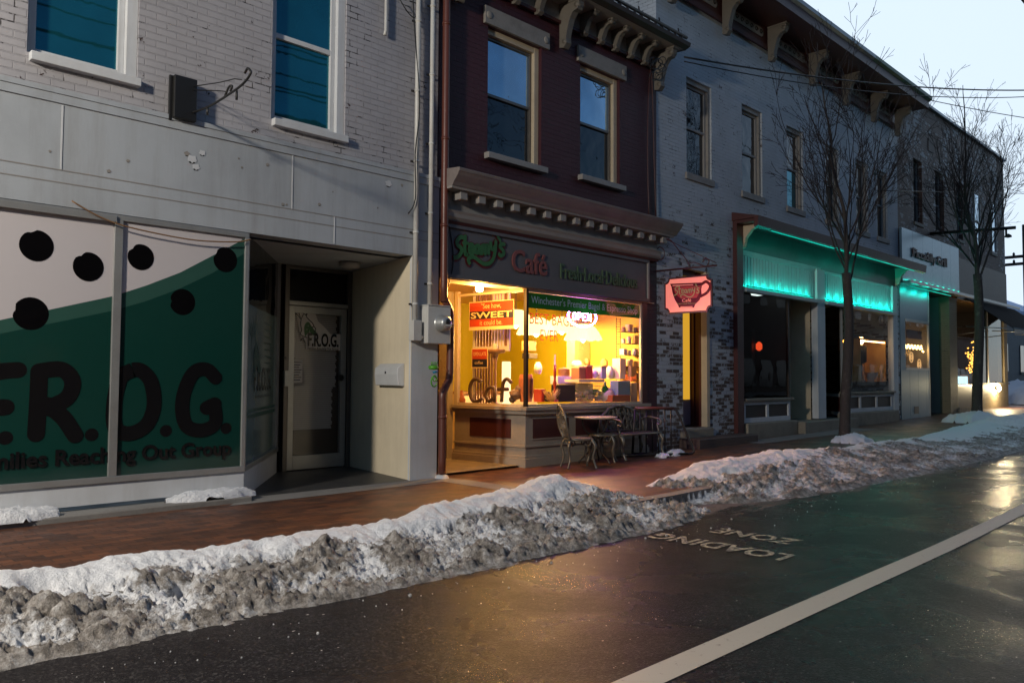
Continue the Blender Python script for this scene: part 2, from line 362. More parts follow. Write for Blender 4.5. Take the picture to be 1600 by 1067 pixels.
# ------------------------------------------------------------------ ground surfaces
def road_mat():
    t = NT('asphalt'); P = t.coord(); n2 = t.noise(P, 70, 3, .7); n3 = t.noise(P, 2.2, 5, .65); g = t.noise(P, 130, 2, .6); patchy = t.noise(P, .45, 5, .6, .8)
    ag = t.new('TexVoronoi'); ag.inputs['Scale'].default_value = 85; t.l(P, ag.inputs['Vector'])
    agc = t.sep(ag.outputs['Color']).outputs[0]
    col = t.mix(n3, (.022, .020, .022), (.009, .008, .009)); col = t.mix(t.math('MULTIPLY', t.ramp(agc, (.72, 0.0), (.98, 1.0)), .55), col, (.075, .07, .068)); col = t.mix(t.math('MULTIPLY', t.ramp(patchy, (.48, 0.0), (.60, 1.0)), .35), col, (.030, .026, .026))
    # slush and road salt dragged along the bank
    sp = t.sep(P); y = sp.outputs[1]; x = sp.outputs[0]
    st = t.new('CombineXYZ'); t.l(t.math('MULTIPLY', x, .35), st.inputs[0]); t.l(y, st.inputs[1]); sn = t.noise(st.outputs[0], 5, 9, .8)
    near = t.new('MapRange'); t.l(t.math('ADD', y, t.math('MULTIPLY', x, .055)), near.inputs[0]); near.inputs[1].default_value = 4.1; near.inputs[2].default_value = 5.4; near.inputs[3].default_value = -.34; near.inputs[4].default_value = .2
    far = t.new('MapRange'); t.l(x, far.inputs[0]); far.inputs[1].default_value = 6.0; far.inputs[2].default_value = 14; far.inputs[3].default_value = -.12; far.inputs[4].default_value = .10
    sm = t.ramp(t.math('ADD', t.math('ADD', sn, near.outputs[0]), far.outputs[0]), (.5, 0.0), (.64, 1.0))
    sm = t.math('MULTIPLY', sm, t.ramp(n2, (.3, .3), (.6, 1.0)))
    col = t.mix(t.math('MULTIPLY', sm, .85), col, (.26, .23, .22))
    grit = t.ramp(t.noise(P, 30, 2, .5), (.735, 0.0), (.75, 1.0)); col = t.mix(t.math('MULTIPLY', grit, .8), col, (.5, .46, .42))
    # a sealed crack and cold joint down the lane
    ck = t.noise(P, .9, 7, .75, 1.2); ckm = t.ramp(t.math('ABSOLUTE', t.math('SUBTRACT', ck, .5)), (.0, 1.0), (.006, 0.0)); col = t.mix(t.math('MULTIPLY', ckm, .8), col, (.004, .004, .004))
    wet = t.ramp(t.noise(P, .9, 5, .6, .5), (.40, 0.0), (.62, 1.0))
    r = t.math('ADD', t.math('MULTIPLY', wet, .22), .17); r = t.math('ADD', r, t.math('MULTIPLY', sm, .4))
    h = t.math('ADD', t.math('MULTIPLY', agc, .6), n2)
    b = t.bump(h, .60, .007); b = t.bump(n3, .3, .02, b); t.b.inputs['IOR'].default_value = 1.33
    return t.set(col, r, 0, b, .065)
M['asphalt'] = road_mat()
def paver_mat():
    t = NT('brick_pavers'); P = t.coord(); b = t.new('TexBrick'); mp = t.new('Mapping'); mp.inputs['Rotation'].default_value = (0, 0, PI / 4); t.l(P, mp.inputs[0]); 
    sp = t.sep(P); c = t.new('CombineXYZ'); t.l(sp.outputs[0], c.inputs[0]); t.l(sp.outputs[1], c.inputs[1]); t.l(c.outputs[0], b.inputs['Vector'])
    b.inputs['Color1'].default_value = (0, 0, 0, 1); b.inputs['Color2'].default_value = (1, 1, 1, 1); b.inputs['Mortar'].default_value = (.5, .5, .5, 1); b.inputs['Scale'].default_value = 1
    b.inputs['Brick Width'].default_value = .2; b.inputs['Row Height'].default_value = .1; b.inputs['Mortar Size'].default_value = .004; b.inputs['Mortar Smooth'].default_value = .3
    per = b.outputs[0]; mo = b.outputs['Fac']; n = t.noise(P, 1.6, 6, .65); n2 = t.noise(P, 60, 3)
    col = t.mix(per, (.18, .066, .028), (.065, .027, .016)); col = t.mix(t.math('MULTIPLY', t.ramp(n, (.4, 0.0), (.7, 1.0)), .55), col, (.035, .022, .018)); col = t.mix(t.math('MULTIPLY', mo, .9), col, (.02, .017, .014))
    sa = t.ramp(t.noise(P, 26, 2), (.74, 0.0), (.77, 1.0)); col = t.mix(t.math('MULTIPLY', sa, .5), col, (.3, .27, .22))
    h = t.math('SUBTRACT', t.math('ADD', t.math('MULTIPLY', n2, .3), t.math('MULTIPLY', per, .2)), mo); r = t.math('ADD', t.math('MULTIPLY', n, .5), .22)
    return t.set(col, r, 0, t.bump(h, .9, .008), .5)
M['pavers'] = paver_mat()
def worn_paint(name, c, sc_=14, thr=.42):
    t = NT(name); P = t.coord(); n = t.noise(P, sc_, 6, .75); col = t.mix(t.ramp(n, (thr, 0.0), (thr + .12, 1.0)), (.05, .045, .045), c); g = t.noise(P, 120, 2)
    return t.set(col, .55, 0, t.bump(g, .4, .004))
def snow_mat():
    t = NT('snow'); P = t.coord(); a = t.new('VertexColor'); a.layer_name = 'mask'; m = t.sep(a.outputs[0])
    d = t.math('ADD', m.outputs[0], t.math('MULTIPLY', t.math('SUBTRACT', t.noise(P, 16, 6, .75), .5), .9)); f = t.ramp(d, (.46, 0.0), (.66, 1.0))
    br = t.ramp(t.noise(P, 9, 6, .8), (.32, (.05, .044, .038)), (.44, (.17, .15, .13)), (.56, (.36, .335, .31)), (.70, (.66, .65, .64)))
    col = t.mix(f, (.80, .82, .85), br); n = t.noise(P, 45, 5, .75)
    t.b.inputs['Subsurface Weight'].default_value = .0
    return t.set(col, .65, 0, t.bump(n, 1.0, .03), .4)
M['snow'] = snow_mat()
def strip(x0, x1, y0, y1, dz, mat, name, nx=40, kind='structure'):
    mb = MB(); vs = []; fs = []
    for i in range(nx + 1):
        x = x0 + (x1 - x0) * i / nx
        for y in (y0, y1): vs.append((x, y, zg(x) + dz))
    for i in range(nx): fs.append((2 * i, 2 * i + 2, 2 * i + 3, 2 * i + 1))
    mb.add(vs, fs, mat); o = mb.build(name); tag(o, kind=kind); return o
RZ = -.13
# one sheet reaching the horizon, following the gentle rise of the street
mb = MB(); xs = [-300, -60, -20, 0, 8, 14, 20, 30, 40, 60, 120, 600]
vs = []; fs = []
for x in xs:
    for y in (-300, -10, D - 1, 14, 300): vs.append((x, y, 0.0137 * (min(max(x, 8), 60) - 8) - .35))
for i in range(len(xs) - 1):
    for j in range(4): fs.append((i * 5 + j, (i + 1) * 5 + j, (i + 1) * 5 + j + 1, i * 5 + j + 1))
mb.add(vs, fs, M['concrete']); tag(mb.build('ground'), kind='structure')
road = strip(-40, 70, -4.6, 5.3, RZ, M['asphalt'], 'road', 110)
mb = MB(); mb.box(36.8, 46, 5.3, 60, -.5, zg(41) + RZ - .01, M['asphalt']); tag(mb.build('cross_street'), kind='structure')
mb = MB()
for i in range(60):
    x0 = -20 + i; x1 = x0 + 1
    if x1 > 36.6: break
    mb.add([(x0, 5.3, zg(x0) - .3), (x1, 5.3, zg(x1) - .3), (x1, 5.3, zg(x1) + .002), (x0, 5.3, zg(x0) + .002), (x0, 5.46, zg(x0) + .002), (x1, 5.46, zg(x1) + .002)], [(0, 1, 2, 3), (3, 2, 5, 4)], M['concrete'])
tag(mb.build('kerb'), kind='structure')
strip(-20, 36.8, 5.46, 12.5, 0.0, M['pavers'], 'sidewalk', 60)
strip(-40, 70, -8.2, -4.6, 0.0, M['concrete'], 'far_sidewalk', 60)
# concrete band in front of the left doorway, slabs by the dark shopfront
def flat_poly(pts, dz, mat, name):
    mb = MB(); mb.add([(x, y, zg(x) + dz) for x, y in pts], [tuple(range(len(pts)))], mat); return tag(mb.build(name), kind='structure')
flat_poly([(3.85, 8.02), (7.05, 8.02), (7.05, 8.43), (4.2, 8.43)], .004, M['concrete'], 'concrete_path')
flat_poly([(6.75, 5.5), (7.1, 5.5), (7.1, 8.016), (6.75, 8.016)], .004, M['concrete'], 'concrete_path')
flat_poly([(14.6, 7.7), (20.0, 7.5), (20.0, 8.2), (14.6, 8.2)], .004, M['concrete'], 'concrete_path')
M['dark_floor'] = paint('dark_floor', (.035, .035, .036), .45, .4, (.1, .1, .1), 5, .5)
flat_poly([(4.22, 8.434), (6.52, 8.434), (6.85, 10.4), (5.7, 10.4)], .006, M['dark_floor'], 'doorway_floor')
flat_poly([(7.0, 8.5), (8.7, 8.5), (8.6, 10.9), (7.0, 10.9)], .03, M['stone'], 'doorway_floor')
# painted edge line and lettering
M['line_paint'] = worn_paint('line_paint', (.38, .345, .285), 26, .27); M['zone_paint'] = worn_paint('zone_paint', (.50, .44, .29), 26, .45)
mb = MB(); n = 70; vs = []
for i in range(n + 1):
    x = -6 + 60 * i / n
    vs += [(x, 2.28, zg(x) + RZ + .004), (x, 2.46, zg(x) + RZ + .004)]
mb.add(vs, [(2 * i, 2 * i + 2, 2 * i + 3, 2 * i + 1) for i in range(n)], M['line_paint']); mb.build('painted_line', road)
mb = MB()
mb.text('LOADING', (6.52, 3.13, RZ + .005), (0, 1, 0), (-1, 0, 0), (0, 0, 1), 1.34, .29, M['zone_paint'], bold=.028)
mb.text('ZONE', (7.16, 3.36, RZ + .005), (0, 1, 0), (-1, 0, 0), (0, 0, 1), .84, .28, M['zone_paint'], bold=.028)
mb.build('painted_lettering', road)
# ------------------------------------------------------------------ snow
def fbm(p, o=4): return noise.fractal(p, 1.0, 2.0, o, noise_basis='PERLIN_ORIGINAL')
def lerp(a, b, t): return a + (b - a) * t
def interp(tab, x):
    if x <= tab[0][0]: return tab[0][1]
    for (a, va), (b, vb) in zip(tab, tab[1:]):
        if x <= b: return lerp(va, vb, (x - a) / (b - a))
    return tab[-1][1]
FEET = [(2.72, 5.35, .010), (2.95, 5.62, .008), (2.18, 5.2, .007), (1.45, 5.5, .010), (4.6, 5.3, .009), (6.2, 5.5, .008), (9.6, 5.5, .01)]
def bank(name, xs, back, front, crest, top, label):
    mb = MB(); nv = 92; vs = []; cols = []
    for x in xs:
        yb = interp(back, x) + .07 * fbm(Vector((x * 1.3, 3, 0))); yf = interp(front, x) + .05 * fbm(Vector((x * 2.1, 9, 0)))
        Hh = interp(crest, x) * (1 + .30 * fbm(Vector((x * 1.4, 0, 5)))) + .02 * fbm(Vector((x * 5, 0, 5))); tp = interp(top, x); G0 = zg(x)
        for j in range(nv + 1):
            v = j / nv; y = lerp(yb, yf, v)
            base = G0 + (0 if y > 5.3 else RZ)
            foot = RZ + .05 + .02 * fbm(Vector((x * 3, 2, 2)))
            if v < .12: zz = Hh * math.sin(v / .12 * PI / 2) ** .7 if v > 0 else 0
            elif v < .92: q = max(0, (v - .2) / .72); zz = lerp(Hh, foot, q ** .9)
            else: zz = lerp(foot, RZ - .01, ((v - .92) / .08) ** .7)
            e = max(0.0, min(1, v / .05, (1 - v) / .04))
            jt = .12 * fbm(Vector((x * 2.3, y * 2, 1))) + .06 * fbm(Vector((x * 8, y * 8, 3)))
            ch = min(1, max(0, (v + jt - tp) / .10)) * min(1, (1 - v) / .12)
            vo = noise.voronoi(Vector((x * 10, y * 10, 1)))[0][0]; vo2 = noise.voronoi(Vector((x * 24 + vo, y * 24, 2)))[0][0]; vo3 = noise.voronoi(Vector((x * 45, y * 45, 5)))[0][0]
            big = fbm(Vector((x * 2.2, y * 2.2, 8)))
            far_ = 1 if x < 11 else .65; dz = far_ * ch * (big * .06 + (.45 - vo) * .065 * (1 + 1.6 * big) + (.4 - vo2) * .055 * (1 - big) + (.4 - vo3) * .040) + (1 - ch) * (.035 * fbm(Vector((x * 2.5, y * 2.5, 2))) + .014 * fbm(Vector((x * 11, y * 11, 7)))) * e
            for fx, fy, fr in FEET:
                dd = (x - fx) ** 2 + ((y - fy) * 1.4) ** 2
                if dd < .06: dz -= .13 * math.exp(-dd / fr)
            w3 = .030 * ch; ox = w3 * fbm(Vector((x * 13, y * 13, 11))); oy = w3 * fbm(Vector((x * 13, y * 13, 17)))
            vs.append((x + ox, y + oy, max(base - .01, G0 + zz + dz * e) if e > 0 else base - .03))
            dirt = min(1, max(0, (v + jt * 1.3 - tp) / .12)) * (.62 + .35 * big + .25 * (v > .8) * (v - .8) / .2) 
            cols.append((dirt, dirt, dirt, 1))
    m = nv + 1
    mb.add(vs, [(i * m + j, i * m + j + 1, (i + 1) * m + j + 1, (i + 1) * m + j) for i in range(len(xs) - 1) for j in range(nv)], M['snow'], True)
    mb.col = cols
    o = mb.build(name); tag(o, label, 'snow bank', None, 'stuff'); return o
def frange(a, b, s):
    out = []
    while a < b: out.append(a); a += s
    return out + [b]
bank('snow_bank', frange(-1.5, .8, .05) + frange(.82, 8.0, .0145), [(-1.5, 5.95), (2, 5.9), (4, 5.85), (5, 5.95), (6.6, 6.1), (7.0, 5.9), (7.9, 5.4)], [(-1.5, 4.72), (1, 4.66), (2, 4.62), (4.5, 4.52), (7.0, 4.52), (8, 4.8)],
     [(-1.5, .16), (1.3, .15), (2.2, .13), (3, .10), (4, .12), (5.6, .22), (6.5, .29), (6.9, .15), (7.3, .06), (7.7, -.03), (8.0, -.12)], [(-1, .28), (2, .24), (4, .26), (6.5, .30), (7.0, .1), (8, 0)], 'long dirty ploughed snow bank with clean white crest along the near pavement')
bank('snow_bank', frange(8.0, 16.5, .028) + frange(16.56, 37, .09), [(8, 5.9), (8.8, 6.1), (10, 6.1), (14, 6.0), (18, 5.9), (20, 6.1), (25, 6.4), (30, 6.2), (37, 6.1)], [(8, 5.35), (8.5, 4.95), (9.0, 4.66), (9.9, 4.45), (12.7, 4.15), (17, 4.0), (37, 4.2)],
     [(8, -.06), (8.4, .02), (8.8, .08), (9.2, .15), (10, .20), (11.5, .23), (13.5, .13), (17, .07), (19, .08), (24, .13), (30, .12), (37, .1)], [(8, 0), (8.8, .1), (9.2, .30), (11.5, .28), (13, .1), (16, .05), (18, .3), (24, .5), (37, .5)], 'rubbly snow bank with pinkish white top running past the bare street trees')
def patch(name, cx, cy, rx, ry, h, z0, label, seed=0, ang=0.0):
    mb = MB(); n = 34; vs = []; cols = []; ca, sa = math.cos(ang), math.sin(ang)
    for i in range(n + 1):
        for j in range(n + 1):
            u = -1 + 2 * i / n; v = -1 + 2 * j / n; r = max(0.0, math.hypot(u, v) + .28 * fbm(Vector((u * 1.7 + seed, v * 1.7, seed))))
            k = max(0, 1 - r ** 2.2) ** .5 if r < 1 else 0
            x = u * rx; y = v * ry; x, y = cx + x * ca - y * sa, cy + x * sa + y * ca
            z = z0 + k * h * (1 + .3 * fbm(Vector((u * 4, v * 4, seed)))) - (.015 if k == 0 else 0)
            vs.append((x, y, z)); cols.append((.0,) * 3 + (1,))
    m = n + 1
    fs = [(i * m + j, (i + 1) * m + j, (i + 1) * m + j + 1, i * m + j + 1) for i in range(n) for j in range(n)]
    fs = [f for f in fs if any(vs[q][2] > z0 for q in f)]
    mb.add(vs, fs, M['snow'], True); mb.col = cols; return tag(mb.build(name), label, 'snow', None, 'stuff')
patch('snow_patch', 3.80, 8.30, .48, .13, .09, .06, 'long white strip of snow lying on the concrete plinth under the green window', 1.3)
patch('snow_patch', 1.95, 8.28, .36, .16, .10, .06, 'small heap of snow on the plinth at the far end of the green window', 4.1)
patch('snow_patch', 16.15, 6.55, .42, .34, .17, zg(16), 'snow heaped round the foot of the slim tree by the dark shopfront', 2.2)
patch('snow_patch', 24.9, 6.72, 1.3, .6, .26, zg(25), 'large snow heap round the trunk of the farther tree by the awning', 2.2)
patch('snow_patch', 11.25, 7.72, .14, .10, .07, zg(11.3), 'little lump of snow under the bench end by the bike rack', 5.5)
patch('snow_patch', 11.75, 7.78, .22, .14, .09, zg(11.7), 'little heap of snow between the bars of the bike rack', 6.5)
mb = MB(); 
for i in range(210):
    x = random.uniform(1, 18); y = (4.5 if x < 8 else 4.35) - abs(random.gauss(0, .28)) - (.1 if x > 11 else 0); r = random.uniform(.002, .006) * (2.6 if random.random() < .08 else 1)
    mb.lathe((x, y, zg(x) + RZ), [(r * .7, 0), (r, r * .5), (r * .7, r * 1.2), (r * .1, r * 1.5)], M['snow'], 6)
mb.col = [(.55, .55, .55, 1)] * len(mb.v); tag(mb.build('snow_crumbs'), 'scattered crumbs of snow and grit on the wet road beside the banks', 'snow', None, 'stuff')
# ------------------------------------------------------------------ wall helper
def wall(mb, x0, x1, z0, z1, holes, mat, Y=D, depth=.16, rev=None):
    """front face with openings (x0,x1,z0,z1) and their reveals"""
    xs = sorted({x0, x1, *[h[0] for h in holes], *[h[1] for h in holes]}); zs = sorted({z0, z1, *[h[2] for h in holes], *[h[3] for h in holes]})
    for a, b in zip(xs, xs[1:]):
        for c, d in zip(zs, zs[1:]):
            if any(h[0] <= a + 1e-6 and b <= h[1] + 1e-6 and h[2] <= c + 1e-6 and d <= h[3] + 1e-6 for h in holes): continue
            mb.quad((a, Y, c), (b, Y, c), (b, Y, d), (a, Y, d), mat)
    rm = rev or mat
    for a, b, c, d in holes:
        e = Y + depth
        mb.quad((a, Y, c), (a, Y, d), (a, e, d), (a, e, c), rm); mb.quad((b, Y, d), (b, Y, c), (b, e, c), (b, e, d), rm)
        mb.quad((a, Y, d), (b, Y, d), (b, e, d), (a, e, d), rm); mb.quad((a, Y, c), (a, e, c), (b, e, c), (b, Y, c), rm)
def shell(mb, x0, x1, z0, z1, mat, Y=D, dep=9.0, roof=None):
    y1 = Y + dep
    mb.quad((x0, Y, z0), (x0, Y, z1), (x0, y1, z1), (x0, y1, z0), mat); mb.quad((x1, Y, z0), (x1, y1, z0), (x1, y1, z1), (x1, Y, z1), mat)
    mb.quad((x0, y1, z0), (x0, y1, z1), (x1, y1, z1), (x1, y1, z0), mat); mb.quad((x0, Y, z1 - .3), (x1, Y, z1 - .3), (x1, y1, z1 - .3), (x0, y1, z1 - .3), roof or M['concrete'])
def sash_window(bld, x0, x1, z0, z1, zm, Y, fr, pm, pm2=None, sill=None, fw=.05, jamb=None, jw=.0, name='window', label=None):
    """double-hung window: frame mesh with sashes, pane sub-parts"""
    mb = MB(); y0 = Y
    if jamb:
        mb.box(x1 - jw, x1 - .002, Y - .06, Y + .03, z0 + .002, z1 - .002, jamb); mb.box(x0 + .002, x0 + .03, Y - .03, Y + .03, z0 + .002, z1 - .002, jamb); mb.box(x0 + .03, x1 - jw, Y - .055, Y + .03, z1 - .09, z1 - .004, jamb)
        x0 += .03; x1 -= jw; z1 -= .09
    mb.box(x0 + .001, x0 + fw, y0, y0 + .07, z0 + .001, z1 - .001, fr); mb.box(x1 - fw, x1 - .001, y0, y0 + .07, z0 + .001, z1 - .001, fr)
    mb.box(x0 + fw, x1 - fw, y0 + .002, y0 + .068, z1 - fw, z1 - .001, fr); mb.box(x0 + fw, x1 - fw, y0 + .002, y0 + .068, z0 + .001, z0 + fw * 1.3, fr)
    mb.box(x0 + fw, x1 - fw, y0 + .004, y0 + .066, zm - fw * .5, zm + fw * .5, fr)
    f = mb.build(name, bld, label, bevel=.004)
    p = MB(); p.box(x0 + fw, x1 - fw, y0 + .030, y0 + .036, zm + fw * .5, z1 - fw, pm); p.build('pane', f)
    p = MB(); p.box(x0 + fw, x1 - fw, y0 + .042, y0 + .048, z0 + fw * 1.3, zm - fw * .5, pm2 or pm); p.build('pane', f)
    # the dim room just behind
    if sill:
        s = MB(); sx0, sx1, h, out, m = sill; s.box(sx0, sx1, D - out, D + .05, z0 - h, z0, m); s.build('sill', f, bevel=.006)
    return f
# ================================================================== BUILDING 1: white brick, green window
B1 = thing('brick_building', (0, D, 0), 'white painted brick building with a big green and white lettered shop window and recessed door', 'building')
X1 = 6.95
fz0, fz1 = 2.96, 4.03
mb = MB(); wall(mb, -6, X1, fz1, 9.6, [(1.97, 2.97, 4.38, 6.45), (4.46, 5.46, 4.33, 6.45)], M['white_brick'], D + .02, .14)
shell(mb, -6, X1, 2.9, 9.6, M['white_brick'], D + .02)
mb.build('wall', B1)
mb = MB(); mb.box(-6, X1, D - .03, D + .02, fz0, fz1, M['stucco']); mb.box(-6, X1 - .001, D - .055, D + .02, fz1, fz1 + .05, M['stucco'])
mb.box(-6, X1, D - .045, D - .03, fz1 - .085, fz1 - .002, M['stucco'])
mb.box(-6, X1, D + .02, D + .55, fz0 + .02, fz0 + .08, M['stucco'])
for z in (3.18, 3.30): mb.box(-6, X1 - .01, D - .034, D - .031, z, z + .010, M['trim_grey'])
for px, a, b in ((90, 3.31, fz1 - .1), (453, 3.31, fz1 - .09), (520, 2.97, 3.30)):
    x = A(px, 330)[0]; mb.box(x, x + .014, D - .036, D - .031, a, b, M['white_paint'])
# flaked paint and screw scars on the fascia, a black ellipse below each
for px, py, r in [(300, 250, .05), (292, 241, .03), (306, 262, .04), (316, 240, .035), (607, 288, .05), (628, 290, .02), (170, 268, .02), (200, 252, .018), (418, 258, .022), (442, 320, .022), (448, 320, .014), (499, 320, .022), (373, 248, .012), (378, 262, .014), (78, 237, .014), (590, 325, .012), (520, 300, .01)]:
    c = A(px, py, D - .031); mb.disc(c, (1, 0, 0), (0, 0, 1), (0, -1, 0), r, r * .8, .0015 + r * .05, M['white_paint'] if r > .03 else M['old_cream'], 12, lambda a, s=px: 1 + .45 * math.sin(a * 3 + s) * math.cos(a * 2 + s))
    mb.disc(c - Vector((0, 0, r * .6)), (1, 0, 0), (0, 0, 1), (0, -1, 0), r * .7, r * .25, .0008, M['black'], 10)
mb.build('fascia_panel', B1)
for (x0, x1, z0, z1, zm, s) in ((1.97, 2.97, 4.38, 6.45, 5.4, (1.99, 2.985, .085, .06, M['white_paint'])), (4.46, 5.46, 4.33, 6.45, 5.37, (4.47, 5.47, .085, .06, M['white_paint']))):
    f = sash_window(B1, x0, x1, z0 + .0, z1, zm, D + .10, M['white_paint'], M['pane_teal'], sill=s, fw=.06, jamb=M['white_paint'], jw=.11)
# window head strip, aluminium shop window
mb = MB()
mb.box(-6, 4.2, D - .028, D + .03, 2.90, 2.955, M['alu']); mb.box(-6, 2.79, D - .05, D - .029, 2.875, 2.94, M['alu'])
mb.box(-6, 4.2, D - .04, D + .03, .30, .36, M['alu'])
mb.box(2.78, 2.86, D - .03, D + .05, .36, 2.90, M['alu']); mb.box(4.16, 4.205, D - .03, D + .05, .36, 2.90, M['alu'])
mb.build('window_frame', B1, bevel=.004)
Np = Vector((0, -1, 0))
mb = MB(); mb.box(-6, 2.78, D, D + .01, .36, 2.90, M['film_white']); mb.box(2.86, 4.16, D, D + .01, .36, 2.90, M['film_white']); win = mb.build('shop_window', B1)
def curve_z(x, k):       # the sweeping edge of the green area
    tab = [(-6, .2), (0, 1.35), (1.87, 1.86), (2.3, 1.99), (2.79, 2.14), (3.1, 2.27), (3.45, 2.44), (3.8, 2.66), (4.1, 2.85), (4.2, 2.93)] if k else [(-6, .1), (0, 1.2), (1.87, 1.735), (2.3, 1.855), (2.79, 1.995), (3.1, 2.11), (3.45, 2.27), (3.8, 2.47), (4.1, 2.68), (4.2, 2.76)]
    return interp(tab, x)
mb = MB()
for xa, xb in ((-2, 2.78), (2.86, 4.16)):
    n = 40
    for i in range(n):
        a = lerp(xa, xb, i / n); b = lerp(xa, xb, (i + 1) / n)
        la, lb = curve_z(a, 0), curve_z(b, 0); ua, ub = min(2.9, curve_z(a, 1)), min(2.9, curve_z(b, 1)); la = min(la, 2.9); lb = min(lb, 2.9)
        y = D - .0015
        mb.quad((a, y, .361), (b, y, .361), (b, y, lb), (a, y, la), M['film_green']); mb.quad((a, y, la), (b, y, lb), (b, y, ub), (a, y, ua), M['film_light'])
mb.build('green_film', win)
for k, (px, py, rx, dx, dy) in enumerate([(57, 384, .145, 5, -8), (138, 417, .14, 8, 8), (220, 402, .13, 5, -6), (352, 406, .135, -8, -6), (48, 490, .15, 2, -10), (285, 472, .135, -8, 4)]):
    mb = MB(); c = A(px, py, D); mb.disc(c, (1, 0, 0), (0, 0, 1), Np, rx, rx * 1.02, .003, M['dot_glass'], 32, lambda a, q=k: 1 - .16 * max(0, 1 - abs(((a - (1.9 + q * .25) + PI) % (2 * PI)) - PI) / .35)); mb.build('black_dot', win)
def strokes(mb, S, Y, r, lift, mat, N=Np, f=None, taper=None):
    for i, s in enumerate(S):
        pts = [(f(*p) if f else A(p[0], p[1], Y)) for p in s]
        mb.ribbon(pts, N, r, lift + i * .0007, mat, taper)
# F . R . O . G . in thick brush letters (pixel outlines of the sign laid on the glass plane)
LT = []
LT.append([(28, 578), (4, 580), (-22, 586)]); LT.append([(-24, 584), (-30, 640), (-38, 690)]); LT.append([(8, 636), (-28, 638)])
LT.append([(61, 582), (59, 630), (56, 678)]); LT.append([(61, 580), (96, 577), (113, 596), (104, 622), (70, 638)]); LT.append([(72, 632), (98, 652), (117, 680)])
LT.append([(207, 578), (188, 590), (178, 630), (180, 668), (202, 677), (228, 664), (240, 634), (236, 598), (222, 580), (209, 577)])
LT.append([(336, 590), (322, 577), (302, 582), (288, 610), (284, 640), (292, 666), (316, 672), (336, 660), (334, 632)]); LT.append([(335, 631), (322, 637)])
mb = MB(); strokes(mb, LT, D, .074, .003, M['film_black'])
for px, py in ((8, 684), (143, 679), (259, 673), (353, 669)): mb.disc(A(px, py, D), (1, 0, 0), (0, 0, 1), Np, .062, .062, .0036, M['film_black'])
a = A(-110, 752); b = A(-52, 750); 
x0 = A(-135, 740)[0]; c1 = A(360, 706); 
mb.text('Families Reaching Out Group', (1.60, D - .0125, .445), (1, 0, 0), (0, 0, 1), Np, 2.447, .205, M['film_black'], bold=.03)
mb.build('lettering', win)
# plinth and lip
mb = MB(); mb.box(-6, 4.2, D - .02, D + .06, .10, .30, M['white_paint']); mb.build('plinth', B1)
mb = MB(); mb.box(-6, 4.18, D - .27, D + .05, -.3, .055, M['concrete']); mb.build('foundation_kerb', B1, bevel=.012)
# angled side window and doorway
P0 = Vector((4.205, D + .0, 0)); P1 = Vector((5.66, 10.36, 0)); U = (P1 - P0).normalized(); Ng = Vector((U.y, -U.x, 0)); LL = (P1 - P0).length; Z = Vector((0, 0, 1))
mb = MB(); mb.obox(P0, U, Z, Ng, .0, LL, .0, .30, -.06, 0, M['white_paint']); mb.obox(P0, U, Z, Ng, .002, LL, .30, .36, -.08, .02, M['alu']); mb.obox(P0, U, Z, Ng, LL - .06, LL, .36, 2.96, -.06, .015, M['alu']); mb.obox(P0, U, Z, Ng, .0, .05, .36, 2.96, -.06, .012, M['alu'])
sw = mb.build('side_window', B1)
M['film_side'] = plain('film_side', (.16, .25, .26), .12); mb = MB(); mb.obox(P0, U, Z, Ng, .05, LL - .06, .36, 2.18, -.03, -.02, M['film_side']); mb.obox(P0, U, Z, Ng, .05, LL - .06, 2.18, 2.96, -.03, -.02, M['pane_dark']); sg = mb.build('pane', sw)
F2 = lambda px, py: AP(px, py, P0, Ng)
FROG = [[(462, 0), (471, 14), (480, 22)], [(478, -3), (480, 22)], [(493, -1), (480, 22), (486, 34), (498, 48), (502, 58), (498, 62)],
        [(448, 14), (459, 28), (464, 36)], [(456, 6), (463, 34)], [(471, 18), (464, 36), (463, 56), (466, 72)],
        [(466, 72), (462, 86), (472, 94), (482, 98)], [(470, 98), (462, 108)], [(470, 98), (474, 112)], [(503, 60), (508, 70), (503, 80)], [(496, 88), (512, 84)]]
def frog(mb, f, N, mat, body, k=1.0, lift=.002):
    for i, s in enumerate(FROG): mb.ribbon([f(*p) for p in s], N, .011 * k, lift + i * .0005, mat)
    pts = [f(*p) for p in [(476, 96), (473, 66), (478, 48), (487, 44), (493, 54), (500, 66), (512, 84), (500, 90), (489, 78)]]
    pts = smooth_line(pts + [pts[0]], 3)[:-1]
    c = sum(pts, Vector()) / len(pts); mb.add([c + N * lift * .7] + [p + N * (lift * .7) for p in pts], [(0, 1 + i, 1 + (i + 1) % len(pts)) for i in range(len(pts))], body)
    for q in ((485, 58), (489, 74), (481, 70)): mb.disc(f(*q), N.cross(Z), Z, N, .011 * k, .011 * k, lift + .0065, M['paper'], 10)
M['frog_teal'] = plain('frog_teal', (.03, .10, .09), .4)
mb = MB(); fs = lambda x, y: F2(392 + (x - 448) * .27, 498 + y * .93)
frog(mb, fs, Ng, M['frog_teal'], M['frog_teal'], 1.0, -.018)
a = F2(399, 612); b = F2(425, 612); W = (b - a).length
mb.text('F.R.O.G.', a + Ng * -.016, U, Z, Ng, W, .30, M['film_black'], bold=.02); mb.text('Families Reaching Out Group', a + Ng * -.016 - Z * .09, U, Z, Ng, W, .05, M['film_black'])
mb.build('lettering', sg); mb = MB()
for z in (.93, .86): mb.obox(P0, U, Z, Ng, .12, LL - .15, z, z + (.035 if z > .9 else .05), -.019, -.017, M['frog_teal'])
mb.build('stripe', sg); mb = MB()
for k in range(9): mb.text('weekly support meetings ask inside'[k * 2:k * 2 + 16], P0 + U * (LL * .55) + Z * (2.02 - k * .085) + Ng * -.016, U, Z, Ng, .5, .03, M['frog_teal'])
